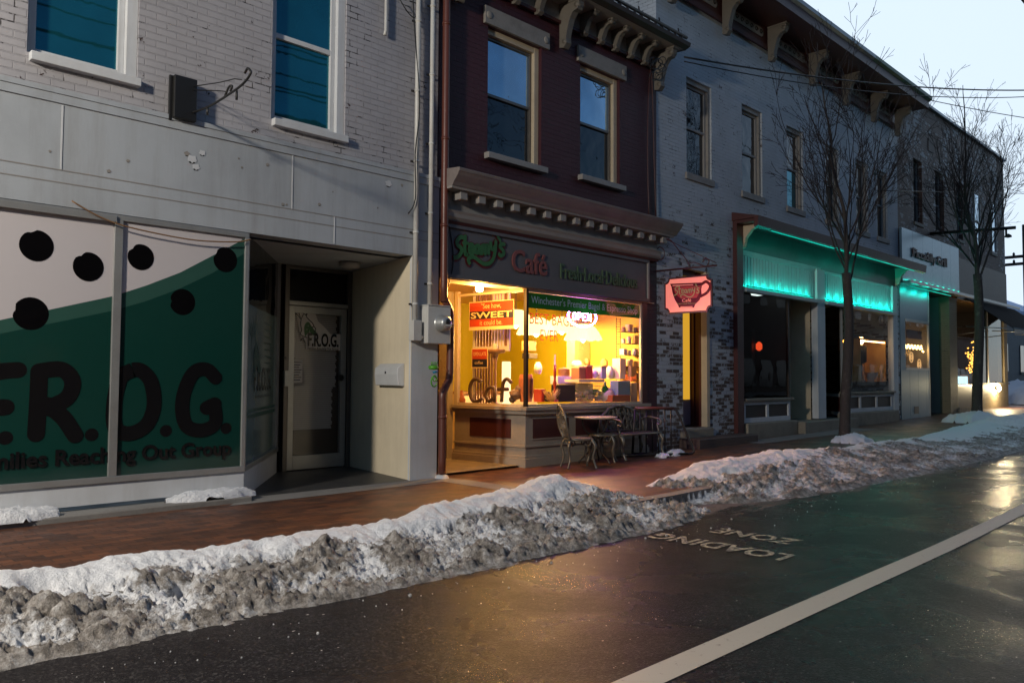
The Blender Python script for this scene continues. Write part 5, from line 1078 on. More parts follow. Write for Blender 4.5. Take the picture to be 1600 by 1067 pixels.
# interior shell of shop 3
mb = MB(); mb.box(X3a, X3b, D + 4.0, D + 4.05, -.1, 4.0, M['brown_brick']); mb.box(X3a, X3b, D + .2, D + 4, .2, .25, M['dark_wood']); mb.box(X3a, X3b, D + .07, D + 4, 3.98, 4.0, M['dark_wood']); mb.quad((X3a + .01, D + .1, 0), (X3a + .01, D + 4, 0), (X3a + .01, D + 4, 4), (X3a + .01, D + .1, 4), M['dark_wood'])
mb.box(17.35, 17.42, D + .1, D + 1.8, .2, 3.98, M['dark_wood'])
mb.quad((18.66, D + .12, .2), (18.72, D + 1.8, .2), (18.72, D + 1.8, 3.98), (18.66, D + .12, 3.98), M['cream']); mb.box(17.4, 18.72, D + 1.8, D + .62, .2, 3.98, M['cream']); mb.build('interior_wall', B3)
def base_panel(x0, x1, n, z0, z1, part='base_panel'):
    mb = MB(); mb.box(x0, x1, D + .02, D + .05, z0, z1, M['dark_wood']); mb.box(x0, x1, D - .02, D + .02, z0, z0 + .10, W_); mb.box(x0, x1, D - .02, D + .02, z1 - .09, z1, W_)
    for k in range(n + 1): x = lerp(x0, x1 - .09, k / n); mb.box(x, x + .09, D - .018, D + .02, z0 + .10, z1 - .09, W_)
    mb.box(x0 - .02, x1 + .05, D - .09, D + .05, z1, z1 + .05, M['stone']); mb.build(part, B3, bevel=.005)
    mb = MB(); mb.box(x0 - .03, x1 + .12, D - .14, D + .1, -.2, z0 - .002, M['stone']); mb.build('plinth', B3, bevel=.02)
wx0, wx1 = 15.20, A(1233, 560)[0]
base_panel(wx0, wx1, 2, .44, .90)
mb = MB(); mb.box(wx0, wx1, D + .03, D + .035, .95, 3.20, M['glass_dim']); mb.build('shop_pane', B3)
mb = MB(); mb.box(wx1 - .03, wx1 + .02, D, D + .07, .95, 3.2, M['dark_wood']); mb.build('mullion', B3)
gx0, gx1 = A(1314, 560)[0], 23.55
base_panel(gx0, gx1, 3, .52, 1.0)
# splayed left side of the second display: dark panel, dark glass
sA = Vector((gx0, D, 0)); sB = Vector((px[1] + .02, D + .0, 0)); sB = Vector((A(1289, 560, D + .9)[0], D + .9, 0)); Uc = (sB - sA).normalized(); Nc = Vector((-Uc.y, Uc.x, 0)); Lc = (sB - sA).length
mb = MB(); mb.obox(sA, Uc, Z, Nc, 0, Lc, .45, 1.0, -.05, 0, W_); mb.obox(sA, Uc, Z, Nc, .12, Lc - .1, .55, .92, 0, .01, M['dark_red']); mb.obox(sA, Uc, Z, Nc, .06, Lc, 1.0, 3.28, -.03, -.02, M['glass_dim']); mb.obox(sA, Uc, Z, Nc, 0, .07, 1.0, 3.28, -.05, .01, M['trim_grey']); mb.build('side_window', B3)
mb = MB(); mb.box(gx0, gx1, D + .03, D + .035, 1.05, 3.28, M['glass']); mb.build('shop_pane', B3)
mb = MB(); mb.box(17.45, gx0 + .3, D - .30, D + 1.8, -.1, .40, M['stone']); mb.build('door_step', B3, bevel=.015)
# green lights under the canopy, warm niche added for the mirrored shop, strings
def strip_light(name, x0, x1, y, z, col, power, label, up=-.05):
    t = thing(name, ((x0 + x1) / 2, y, z), label, 'light', 'teal strip lights over the shopfronts'); mb = MB(); mb.tube([(x0, y, z), (x1, y, z)], .010, emit(name + '_glow', col, .4), 8); mb.build('tube', t); mb = MB(); mb.box(x0, x1, y - .02, y + .03, z + .011, z + .03, M['dark_iron']); mb.build('holder', t)
    nl = 9 if up > 0 else 4
    for k in range(nl): point('strip_glow', (lerp(x0, x1, (k + .5) / nl), y - (.02 if up > 0 else 0), z + up), power * 5 / nl * (1 if k % 3 else .7), col, .03 if up > 0 else .10, t)
TEAL = (.0, 1.0, .74)
strip_light('strip_light', 18.6, 23.6, D - .62, 4.40, TEAL, 1.2, 'long teal strip light under the pale building canopy')
strip_light('strip_light', 15.3, 18.3, D - .62, 4.40, TEAL, .7, 'short dim teal strip light over the left display window')
strip_light('strip_light', 24.5, 28.2, D - .2, 4.08, TEAL, 1.8, 'teal strip light tucked under the grill canopy rail')
strip_light('strip_light', 24.6, 29.2, D - .22, 4.25, TEAL, 2.0, 'teal strip light above the rail washing the grill sign panel', .04)
strip_light('strip_light', 19.2, 23.5, D - .07, 3.29, (.0, 1.0, .80), 8, 'bright teal strip light on the ledge under the right ribbed panel', .05)
strip_light('strip_light', 15.3, 18.4, D - .07, 3.29, (.0, 1.0, .80), 3.4, 'dimmer teal strip light on the ledge under the left ribbed panel', .05)
M['warm_wall'] = plain('warm_wall', (.65, .36, .08), .6)
nx0, nx1 = A(1345, 560, D + .30)[0], A(1384, 560, D + .30)[0]; nz0, nz1 = A(1364, 596, D + .30).z, A(1364, 531, D + .30).z
t = thing('mirrored_shop', ((nx0 + nx1) / 2, D + .30, nz0), 'added warm alcove with fairy lights standing in for the lit shop mirrored in the second display window', 'alcove')  # added in place of a lit shop reflected from across the street
mb = MB(); mb.box(nx0, nx1, D + .90, D + .93, nz0, nz1, M['warm_wall']); mb.box(nx0 - .03, nx0, D + .30, D + .90, nz0, nz1, M['warm_wall']); mb.box(nx1, nx1 + .03, D + .30, D + .90, nz0, nz1, M['warm_wall']); mb.box(nx0, nx1, D + .30, D + .90, nz0 - .03, nz0, M['wood']); mb.box(nx0, nx1, D + .30, D + .90, nz1, nz1 + .03, M['wood']); mb.build('niche', t)
mb = MB()
for k in range(16): mb.lathe((lerp(nx0, nx1, (k + .5) / 16), D + .32, nz1 - .05), [(.003, -.02), (.018, 0), (.003, .02)], M['bulb'], 6)
mb.build('fairy_lights', t); point('mirrored_shop_light', ((nx0 + nx1) / 2, D + .60, nz1 - .3), 40, (1, .5, .1), .1, t)
cx = (nx0 + nx1) / 2 - .05; t = thing('mirrored_lamp', (cx, D + .62, nz0), 'small lit lamp on a black stand in the alcove made up for the mirrored shop', 'lamp'); mb = MB(); mb.lathe((cx, D + .62, nz0), [(.12, 0), (.10, .04), (.03, .06), (.03, .5), (.14, .55), (.14, 1.0), (.02, 1.05)], M['goods_black'], 12); mb.build('stand', t); mb = MB(); mb.lathe((cx, D + .62, nz0 + 1.05), [(.03, 0), (.09, .08), (.07, .18), (.02, .2)], M['bulb'], 12); mb.build('globe', t)
t = thing('planter', (cx + .2, D + .45, nz0), 'dark bowl planter in front of the lamp in the alcove made up for the mirrored shop', 'planter'); mb = MB(); mb.lathe((cx + .25, D + .45, nz0), [(.08, 0), (.09, .05), (.18, .22), (.20, .25), (.16, .25)], M['goods_brown'], 14); mb.build('bowl', t)
xx = A(1320, 550, D + .4)[0]; t = thing('pendant_lamp', (xx, D + .4, 2.4), 'small orange bell lamp near the tree trunk in the second display window', 'lamp'); mb = MB(); mb.lathe((xx, D + .4, 2.0), [(.16, 0), (.15, .1), (.06, .22), (.03, .25)], M['cloth_orange'], 12); mb.build('shade', t); mb = MB(); mb.lathe((xx, D + .4, 2.38), [(.02, -.05), (.06, 0), (.02, .06)], emit('amber', (1, .4, .05), 5), 8); mb.build('bulb', t); mb = MB(); mb.tube([(xx, D + .4, 2.25), (xx, D + .4, 3.97)], .008, M['black'], 5); mb.build('cord', t)
c = FX = sA + Uc * .5 + Nc * -.15; t = thing('easel_poster', (c.x, c.y, .3), 'teal poster on an easel behind the splayed side glass', 'poster'); mb = MB(); mb.obox(sA, Uc, Z, Nc, .2, .75, 1.08, 2.05, -.12, -.10, plain('poster_teal', (.05, .3, .28), .5)); mb.obox(sA, Uc, Z, Nc, .32, .62, 1.9, 2.02, -.10, -.095, M['paper']); mb.build('sheet', t)
t = thing('mirrored_signal', (A(1182, 541, D + 1)[0], D + 1, 2), 'added red lamp standing in for the traffic light mirrored in the dark left display glass', 'lamp'); c = A(1186, 541, D + .4); mb = MB(); mb.lathe((c.x, c.y, c.z), [(.02, -.1), (.07, -.06), (.07, .05), (.02, .1)], emit('red_glow', (1, .08, .02), 3), 10); mb.build('lens', t); c = A(1184, 578, D + .4); mb = MB(); mb.box(c.x - .08, c.x + .08, c.y + .1, c.y + .2, .25, c.z + .9, M['black']); mb.build('stand', t)  # red lamp added in place of a reflected traffic light
c = A(1184, 459, D + .5); t = thing('ceiling_lamp', (c.x, c.y, c.z), 'small white ceiling lamp inside the dark left display', 'lamp'); mb = MB(); mb.lathe((c.x, c.y, c.z), [(.02, -.05), (.14, -.03), (.16, .03), (.02, .05)], emit('cool_glow', (.9, 1, .95), 4), 12); mb.tube([(c.x, c.y, c.z), (c.x, c.y, 3.98)], .01, M['black'], 5); mb.build('globe', t)
# ================================================================== BUILDING 4: mottled brick with steel grill front
B4 = thing('brick_building', (30, D, 0), 'weathered mottled brick corner building with steel grill front and black awning', 'building')
e4 = 35.6; zt4 = 9.95
w4 = [(25.55, 26.30), (27.52, 28.36), (29.66, 30.34), (31.60, 32.34), (33.74, 34.40)]
mb = MB(); wall(mb, e3, e4, 4.2, zt4, [(a, b, 6.15, 8.1) for a, b in w4], M['mottled_brick'], D, .25)
shell(mb, e3 + .004, e4, -.2, zt4 + .02, M['mottled_brick']); mb.build('wall', B4)
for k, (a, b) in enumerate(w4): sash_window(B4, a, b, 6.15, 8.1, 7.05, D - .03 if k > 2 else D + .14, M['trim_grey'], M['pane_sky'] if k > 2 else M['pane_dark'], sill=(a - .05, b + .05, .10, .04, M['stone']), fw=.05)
mb = MB(); mb.box(e3, e4 + .06, D - .10, D + .25, zt4, zt4 + .08, M['gutter']); mb.build('coping', B4)
mb = MB(); mb.box(26.9, 27.4, D - .02, D + .0, 8.6, 9.0, M['brown_brick']); mb.build('patched_vent', B4)
# steel fascia and lower front
sx0, sx1 = 24.2, 29.45
mb = MB(); k = sx0; i = 0
while k < sx1 - .1: mb.box(k + .004, min(sx1, k + .875) - .004, D - .10, D - .03, 4.22, 5.78, M['steel']); k += .875
st = mb.build('steel_fascia', B4); mb = MB(); a = A(1425, 412, D - .1); b = A(1478, 412, D - .1)
mb.text('Piccadilly Grill', (a.x, D - .13, 4.92), (1, 0, 0), Z, Np, b.x - a.x, .36, M['dark_red'], .03, .02); mb.build('lettering', st)
mb = MB(); mb.box(24.25, A(1452, 500)[0], D + .0, D + .04, 3.16, 4.2, M['steel']); q0, q1 = A(1415, 540)[0], A(1451, 540)[0]
mb.box(24.25, q0, D + .0, D + .04, 1.66, 3.16, M['steel']); 
k = 24.25
while k < q1 - .02: mb.box(k, min(k + .70, q1) - .006, D - .006, D + .04, zg(25) - .05, 1.66, M['steel']); k += .71
mb.box(q1, q1 + .05, D - .01, D + .05, zg(25), 4.2, M['alu']); mb.box(q0, q1, D - .015, D + .02, 1.66, 1.72, M['alu']); mb.box(q0, q1, D - .015, D + .02, 3.08, 3.16, M['alu']); mb.build('steel_panel', B4)
mb = MB(); mb.box(q0, q1, D + .015, D + .02, 1.72, 3.08, M['glass']); mb.build('grill_window', B4)
mb = MB(); c = A(1429, 636, D - .01); mb.box(c.x - .02, c.x + .35, D - .014, D - .008, c.z - .2, c.z + .02, M['black']); mb.build('vent', B4)
mb = MB(); mb.quad((q0 - .2, D + 1.2, 1.4), (q1 + .6, D + 1.2, 1.4), (q1 + .6, D + 1.2, 3.3), (q0 - .2, D + 1.2, 3.3), M['dark_wood']); mb.quad((q0 - .2, D + .03, 1.5), (q1 + .5, D + .03, 1.5), (q1 + .5, D + 1.2, 1.5), (q0 - .2, D + 1.2, 1.5), M['dark_wood']); mb.quad((q0 - .2, D + .05, 3.3), (q1 + .5, D + .05, 3.3), (q1 + .5, D + 1.2, 3.3), (q0 - .2, D + 1.2, 3.3), M['dark_wood']); mb.build('interior_wall', B4)
t = thing('fairy_lights', ((q0 + q1) / 2, D + .2, 2.5), 'string of warm lights across the little steel framed grill window', 'string lights'); mb = MB(); GL = emit('fairy_glow', (1, .62, .2), 9)
for k in range(34):
    x = lerp(q0 + .03, q1 - .03, k / 33); mb.lathe((x, D + .15, 2.36 + .05 * math.sin(k * 1.3) - (.14 * random.random() if k in (0, 1, 32, 33, 31) else 0)), [(.004, -.03), (.03, 0), (.004, .03)], GL, 6)
mb.build('bulbs', t); point('fairy_light', ((q0 + q1) / 2, D + .3, 2.2), 9, (1, .5, .12), .1, t)
t = thing('grill_sign', (q0 + .8, D + .1, 2.7), 'dark red sign hung at the top of the little grill window', 'sign'); mb = MB(); mb.box(q0 + .35, q1 - .35, D + .08, D + .10, 2.60, 2.86, M['dark_red']); mb.build('board', t)
M['wreath'] = emit('wreath', (1, .55, .2), .8)
for k, (wx_, wz) in enumerate(((q0 + 1.05, 2.05), (q0 + .3, 1.9), (q1 - .25, 1.85))):
    t = thing('wreath', (wx_, D + .2, wz), ['ring shaped wreath glowing in the middle of the grill window', 'ring shaped wreath at the left edge of the grill window', 'ring shaped wreath at the right edge of the grill window'][k], 'wreath', 'wreaths in the grill window'); mb = MB()
    for rr in (.07, .15): mb.tube([(wx_ + rr * math.cos(a * PI / 7), D + .2, wz + rr * math.sin(a * PI / 7)) for a in range(15)], .014, M['wreath'], 5)
    mb.build('ring', t)
# recess side wall (seen lit), second door, brick pier
r0, r1 = A(1453, 560)[0], A(1488, 560)[0]
mb = MB(); G2 = M['trim_grey']
mb.quad((r1 - .3, D + .02, .2), (r1 - .1, D + 2.0, .2), (r1 - .1, D + 2.0, 4.1), (r1 - .3, D + .02, 4.1), G2); mb.quad((r0, D + 2, .2), (r1, D + 2, .2), (r1, D + 2, 4.1), (r0, D + 2, 4.1), M['dark_wood']); mb.quad((r0, D + .02, .2), (r0, D + 2, .2), (r0, D + 2, 4.1), (r0, D + .02, 4.1), G2); mb.quad((r0, D + .02, 4.1), (r1, D + .02, 4.1), (r1, D + 2, 4.1), (r0, D + 2, 4.1), M['dark_wood']); mb.build('entrance_wall', B4)
p0, p1 = A(1488, 560)[0] - .3, A(1495, 560)[0]
mb = MB(); mb.box(p0, p1, D - .02, D + .3, .1, 4.1, M['tan_brick']); mb.build('brick_pier', B4)
d1 = A(1530, 560)[0]; d2 = A(1573, 560)[0]
mb = MB(); mb.box(d1, d2, D - .03, D + .2, .1, 1.22, M['tan_brick']); mb.box(d2 - .45, d2 + .0, D - .028, D + .2, 1.22, 4.1, M['tan_brick']); mb.box(d1, d2, D - .08, D + .2, 1.221, 1.28, M['stone']); mb.build('brick_base', B4)
mb = MB(); mb.box(p1, d1, D - .01, D + .05, .45, 1.15, M['black']); mb.box(p1, d1, D - .06, D + .1, .1, .45, M['stone']); mb.box(d1 - .12, d1 + .08, D - .02, D + .1, .45, 4.1, M['dark_wood']); mb.box(p1, d1 - .12, D - .01, D + .04, 1.15, 1.22, M['alu']); mb.box(32.9, 33.05, D - .01, D + .1, 1.28, 4.1, M['taupe']); mb.build('shop_frame', B4)
mb = MB(); mb.box(p1, d1 - .12, D + .02, D + .026, 1.22, 4.1, M['glass']); mb.box(d1 + .08, d2 - .45, D + .02, D + .026, 1.28, 4.1, M['glass_dim']); mb.build('shop_pane', B4)
mb = MB(); mb.quad((p1, D + 3, .2), (d2, D + 3, .2), (d2, D + 3, 4.1), (p1, D + 3, 4.1), M['brown_brick']); mb.quad((p1, D + .1, .9), (d2, D + .1, .9), (d2, D + 3, .9), (p1, D + 3, .9), M['dark_wood']); mb.quad((p1, D + .1, 4.08), (d2, D + .1, 4.08), (d2, D + 3, 4.08), (p1, D + 3, 4.08), M['dark_wood']); mb.quad((d2 - .05, D + .2, .2), (d2 - .05, D + 3, .2), (d2 - .05, D + 3, 4.1), (d2 - .05, D + .2, 4.1), M['dark_wood']); mb.build('interior_wall', B4)
mb = MB(); mb.box(24.2, 29.5, D - .30, D + .02, 4.16, 4.22, M['gutter']); mb.box(29.45, 35.6, D - .03, D + .02, 4.1, 5.5, paint('brown_fascia', (.10, .065, .045), .5, .4)); mb.box(24.2, 36.2, D - .34, D - .29, 4.14, 4.23, M['alu']); mb.build('canopy_rail', B4)
AM = emit('amber_lamp', (1, .45, .05), 6)
for k, (px_, py_) in enumerate(((1500, 482), (1515, 487), (1521, 486))):
    c = A(px_, py_, D + 1.2); t = thing('ceiling_lamp', c, ['flat amber ceiling lamp nearest the entrance inside the awning shop', 'middle amber ceiling lamp inside the awning shop', 'amber ceiling lamp beside the tree trunk inside the awning shop'][k], 'lamp', 'amber ceiling lamps in the awning shop'); mb = MB(); mb.lathe(c, [(.22, 0), (.22, .04), (.05, .06)], AM, 12); mb.tube([c, (c.x, c.y, 4.08)], .01, M['black'], 5); mb.build('diffuser', t)
c = A(1520, 560, D + .7); t = thing('string_lights', (c.x, c.y, 1), 'cluster of amber string lights inside the awning shop window', 'string lights'); mb = MB()
for k in range(60): q = A(1517 + random.gauss(0, 4) + (k % 3) * 1.5, 568 + random.gauss(0, 16), D + .7); mb.lathe(q, [(.004, -.03), (.035, 0), (.004, .03)], emit('amber2', (1, .42, .06), 4) if k == 0 else bpy.data.materials['amber2'], 6)
mb.build('bulbs', t); point('amber_light', c, 14, (1, .45, .08), .15, t)
for k, (a_, b_, c_, d_, lb) in enumerate([(1514, 1524, 586, 602, 'orange crate on the window shelf of the awning shop'), (1509, 1512, 588, 600, 'pale blue lit jar on the window shelf of the awning shop')]):
    p = A(a_, d_, D + .4); q = A(b_, c_, D + .4); t = thing('crate' if k == 0 else 'jar', (p.x, p.y, p.z), lb, 'crate' if k == 0 else 'jar'); mb = MB(); mb.box(p.x, q.x, D + .4, D + .7, p.z, q.z, M['cloth_orange'] if k == 0 else emit('pale_blue', (.6, .9, 1), 1.5)); mb.build('body', t)
# awning
t = thing('awning', (33.2, D, 3.3), 'black fabric awning sloping out over the corner shop', 'awning')
aw0, aw1 = 30.3, 36.6; mb = MB()
mb.prism([(aw0, D - .04, 4.20), (aw0, D - 1.45, 3.10), (aw0, D - 1.45, 3.08), (aw0, D - .04, 4.17)], (aw1 - aw0, 0, 0), M['awning_cloth']); mb.build('canopy', t)
mb = MB(); mb.box(aw0, aw1, D - 1.47, D - 1.45, 2.96, 3.09, M['dark_iron']); mb.tube([(aw0, D - 1.46, 3.09), (aw1, D - 1.46, 3.09)], .025, M['alu'], 6)
for x in (aw0, (aw0 + aw1) / 2, aw1): mb.tube([(x, D - .04, 3.2), (x, D - 1.4, 3.08)], .02, M['alu'], 6)
mb.build('frame', t)
# flood lamp on the corner base
c = A(1560, 606, D - .14); t = thing('flood_lamp', c, 'blazing white flood lamp low on the tan brick corner', 'lamp'); mb = MB(); mb.lathe(c, [(.02, .10), (.07, .09), (.09, 0), (.001, -.01)], M['dark_iron'], 12, 'y'); mb.build('housing', t); mb = MB(); mb.lathe(c, [(.13, -.012), (.11, -.045), (.001, -.06)], emit('flood', (1, .86, .6), 200), 12, 'y'); mb.build('lens', t); point('flood_light', c + Vector((-.1, -.25, .1)), 100, (1, .78, .42), .08, t)
# projecting pole with light over the grill
t = thing('projecting_pole', (27, D, 5.9), 'black horizontal sign pole projecting from the grill wall', 'pole'); mb = MB(); mb.tube([(27, D, 5.97), (27, 6.1, 5.86)], .05, M['black'], 8); mb.tube([(27, 6.35, 5.86), (27, 6.35, 5.65)], .03, M['black'], 6); mb.lathe((27, 6.3, 5.6), [(.02, .1), (.09, .05), (.10, 0), (.02, -.02)], M['black'], 8); mb.build('pole_arm', t)
t = thing('menu_box', (r1 - .2, D + .8, 2.0), 'dark wall mailbox in the grill entrance', 'mailbox'); mb = MB(); c = A(1462, 550, D + .6); mb.box(c.x, c.x + 1.0, D + .9, D + 1.05, 1.95, 2.3, M['black']); mb.box(c.x, c.x + 1.0, D + .88, D + .9, 2.2, 2.24, M['dark_iron']); mb.build('box', t)
# ================================================================== far building, far snow, opposite side
t = thing('far_building', (50, 13, 0), 'distant grey building with a snow covered roof across the side street', 'building')
mb = MB(); zr = A(1590, 520, 13)[2]; FB = paint('far_wall', (.20, .22, .22), .7, .4); mb.box(46.5, 70, 12.6, 24, 0, 5.4, FB); mb.build('wall', t); mb = MB(); mb.prism([(46, 12.2, 5.3), (46, 12.2, 5.5), (46, 18, 8.2), (46, 24, 5.5), (46, 24, 5.3)], (25, 0, 0), paint('blue_lit_roof', (.35, .55, .85), .6, .1)); mb.build('roof', t)  # blue light on the roof snow is put into its colour
for x in (48.5, 52, 56): mb = MB(); mb.box(x, x + 1.2, 12.55, 12.6, 1.9, 3.5, M['pane_dark']); mb.box(x - .1, x + 1.3, 12.5, 12.56, 1.75, 1.9, M['stone']); mb.build('window', t)
patch('snow_patch', 46, 9.6, 8, 2.2, .9, .4, 'broad snow field across the side street in the distance', 9.1)
t = thing('utility_pole', (44, 8.6, 0), 'far wooden utility pole with crossarms and insulators at the street end', 'utility pole')
c = AX(1603, 400, 44); mb = MB(); mb.tube([(44, c.y, 0), (44, c.y, c.z + 1.5)], .14, M['dark_wood'], 8); mb.build('pole', t)
for dz in (0, -.35): mb = MB(); mb.box(43.9, 44.1, c.y - 1.2, c.y + 1.3, c.z + dz - .06, c.z + dz + .06, M['dark_wood']); [mb.lathe((44, c.y + q, c.z + dz + .06), [(.05, 0), (.06, .1), (.02, .16)], M['dark_iron'], 6) for q in (-1, -.5, .5, 1)]; mb.build('crossarm', t)
def opp(x0, x1, h, mat, label):
    t = thing('brick_building', ((x0 + x1) / 2, -8.3, 0), label, 'building'); mb = MB(); hs = []; k = x0 + .8
    while k + 1 < x1: hs += [(k, k + .9, h * .62, h * .62 + 1.5), (k, k + 1.4, .9, 2.6)]; k += 2.2
    # front faces +Y
    for xx0, xx1, z0, z1 in [(x0, x1, -.4, h)]: mb.box(xx0, xx1, -17, -8.3, z0, z1, mat)
    mb.build('wall', t)
    for a, b, c_, d_ in hs: mb = MB(); mb.box(a, b, -8.32, -8.26, c_, d_, M['black_gloss']); mb.build('window', t)
opp(-9, 3, 9.6, M['brown_brick'], 'low brown brick building across the street opposite the green window, seen only in reflections')
opp(3.1, 16, 10.6, M['brown_brick'], 'brown brick building across the street opposite the cafe, seen only in reflections')
opp(16.1, 95, 9.9, M['brown_brick'], 'long brown brick building across the street opposite the pale building, seen only in reflections')
# ================================================================== overhead cables
def cable(p, q, sag, r, label, nm='overhead_cable'):
    p, q = Vector(p), Vector(q); pts = [p.lerp(q, k / 24) - Vector((0, 0, sag * 4 * (k / 24) * (1 - k / 24))) for k in range(25)]
    mb = MB(); mb.tube(pts, r, M['black'], 5); o = mb.build(nm); return tag(o, label, 'cable', 'overhead cables')
eA = Vector((12.2, D - .55, 7.15))
cable(eA, AZ(1720, 136, 9.3), .30, .017, 'thicker upper cable running from the cafe roof corner across the sky')
cable(eA - Vector((0, 0, .08)), AZ(1720, 140, 9.2), .42, .011, 'thin lower cable twisted under the thick one from the cafe roof corner')
cable(AZ(1405, 146, 9.8), AZ(1720, 200, 9.0), .1, .012, 'thin cable leaving the green gutter end towards the right')
cable(A(1370, 298, 7), A(1720, 305, 9.5), .0, .012, 'faint level cable crossing in front of the mottled brick windows')
for k, (y, z, s) in enumerate(((1.2, 8.3, .3), (1.0, 8.0, .5), (.6, 8.9, .25), (-.5, 9.4, .7), (2.2, 7.4, .6))): cable((-14, y, z), (17, y + .4 * k - .6, z + .2), s, .02, ['highest', 'second', 'third', 'fourth', 'lowest'][k] + ' street cable mirrored as a dark line in the blue upper windows')
# ================================================================== street lamp just out of frame that lights the left facades
t = thing('street_lamp', (-5.4, 6.0, 0), 'tall street lamp with warm head standing at the kerb left of the green window', 'street lamp')
mb = MB(); mb.tube([(-5.4, 6, 0), (-5.4, 6, 3), (-5.4, 6, 5.9)], [.09, .07, .05], M['dark_iron'], 10); mb.build('pole', t); mb = MB(); mb.tube([(-5.4, 6, 5.85), (-5.3, 5.4, 6.2), (-5.2, 4.5, 6.3)], .03, M['dark_iron'], 8); mb.build('arm', t)
mb = MB(); mb.lathe((-5.2, 4.3, 6.24), [(.05, .12), (.2, .06), (.24, 0), (.18, -.02)], M['dark_iron'], 14); mb.build('head', t)
LAMP = (1.0, .90, .76); mb = MB(); mb.lathe((-5.2, 4.3, 6.19), [(.16, .02), (.15, -.03), (.02, -.06)], emit('lamp_lens', LAMP, 60), 12); mb.build('lens', t); point('street_glow', (-5.2, 4.3, 6.0), 3600, LAMP, .35, t)
# ================================================================== furniture
I = M['iron']
def arc(c, r, a0, a1, n, ax=(1, 0, 0), ay=(0, 0, 1)): c, ax, ay = Vector(c), Vector(ax), Vector(ay); return [c + ax * r * math.cos(lerp(a0, a1, k / n)) + ay * r * math.sin(lerp(a0, a1, k / n)) for k in range(n + 1)]
def cab_leg(mb, top, foot, mat, r=.017):
    top, foot = Vector(top), Vector(foot); d = foot - top; o = Vector((d.x, d.y, 0)); o = o.normalized() * .05 if o.length > .01 else Vector()
    mb.tube(smooth_line([top, top.lerp(foot, .25) + o * .9, top.lerp(foot, .6) - o * .25, top.lerp(foot, .9) + o * .1, foot + o * .35], 4), [r * 1.3] * 5 + [r] * 4 + [r * .8] * 4 + [r * .9] * 3 + [r * 1.3], mat, 7)
t = thing('cafe_table', (9.72, 7.95, zg(9.7)), 'round wrought iron cafe table with pale top in front of the cafe window', 'table')
zf = zg(9.7); tc = AZ(931, 652, zf + .715); tc.z = 0; CH = AZ(904, 684, zf + .44); ST = AZ(940, 677, zf + .46); mb = MB(); mb.lathe((tc.x, tc.y, zf + .70), [(.30, 0), (.335, .005), (.34, .018), (.335, .028), (.001, .03)], paint('table_top', (.42, .36, .28), .4, .6, (.12, .1, .08), 14, .5), 36); mb.build('table_top', t)
for k in range(3):
    a = k * 2 * PI / 3 + .5; mb = MB(); d = Vector((math.cos(a), math.sin(a), 0)); top = tc + d * .22 + Z * (zf + .70)
    mb.tube(smooth_line([top, tc + d * .20 + Z * (zf + .55), tc + d * .07 + Z * (zf + .38), tc + d * .10 + Z * (zf + .2), tc + d * .24 + Z * (zf + .07), tc + d * .28 + Z * (zf + .012)], 4), .014, M['dark_iron'], 7); mb.build('leg', t)
mb = MB(); mb.tube(arc(tc + Z * (zf + .40), .085, 0, 2 * PI, 16, (1, 0, 0), (0, 1, 0)), .008, M['dark_iron'], 6, False); mb.build('stretcher', t)
def chair(loc, ang, label, back=True):
    t = thing('cafe_chair' if back else 'cafe_stool', loc, label, 'chair' if back else 'stool'); L = Vector(loc); ca, sa = math.cos(ang), math.sin(ang)
    def T(x, y, z): return L + Vector((x * ca - y * sa, x * sa + y * ca, z))      # local: back at -y
    mb = MB(); n = 22; ring = [T(.20 * math.cos(2 * PI * k / n) * (1.05 if math.sin(2 * PI * k / n) > 0 else .95), .20 * math.sin(2 * PI * k / n), .43) for k in range(n)]
    mb.prism(ring, (0, 0, .022), I); mb.tube(ring + [ring[0]], .021, I, 6, False); mb.build('seat', t)
    for x, y in ((-.16, .15), (.16, .15), (-.14, -.16), (.14, -.16)): mb = MB(); cab_leg(mb, T(x, y, .43), T(x * 1.25, y * 1.3, .012), I, .018); mb.tube([T(x, y, .40) , T(x * .8, y * .8, .33), T(x * .45, y * .45, .36), T(x * .6, y * .6, .41)], .011, I, 5); mb.build('leg', t)
    if not back: return t
    mb = MB(); out = [T(-.15, -.18, .43), T(-.20, -.24, .6), T(-.19, -.27, .78), T(-.08, -.30, .90), T(0, -.31, .93), T(.08, -.30, .90), T(.19, -.27, .78), T(.20, -.24, .6), T(.15, -.18, .43)]
    mb.tube(smooth_line(out, 4), .020, I, 7); mb.build('back_frame', t)
    mb = MB()
    for k in range(5): x = -.12 + .06 * k; mb.tube(smooth_line([T(x * .7, -.19, .45), T(x * 1.2 + .02, -.23, .58), T(x - .02, -.26, .70), T(x * 1.1, -.285, .84 - abs(x) * .4)], 3), .013, I, 5)
    for (cx, cz, r) in ((-.09, .60, .045), (.09, .60, .045), (0, .70, .05), (-.10, .76, .035), (.10, .76, .035), (0, .82, .035), (0, .55, .035), (-.15, .68, .03), (.15, .68, .03), (-.05, .88, .025), (.05, .88, .025)): mb.tube([T(cx + r * math.cos(q * .8) * (1 - q * .06), -.19 - (cz - .43) * .24, cz + r * math.sin(q * .8) * (1 - q * .06)) for q in range(10)], .012, I, 5)
    mb.build('back_scrollwork', t); return t
chair((CH.x, CH.y, zg(9.3)), -2.12, 'iron scrollwork chair on the window side with its tall back to the bulkhead panel')
chair((ST.x, ST.y, zg(10.2)), .6, 'low backless iron stool tucked behind the round table beside the bench', False)
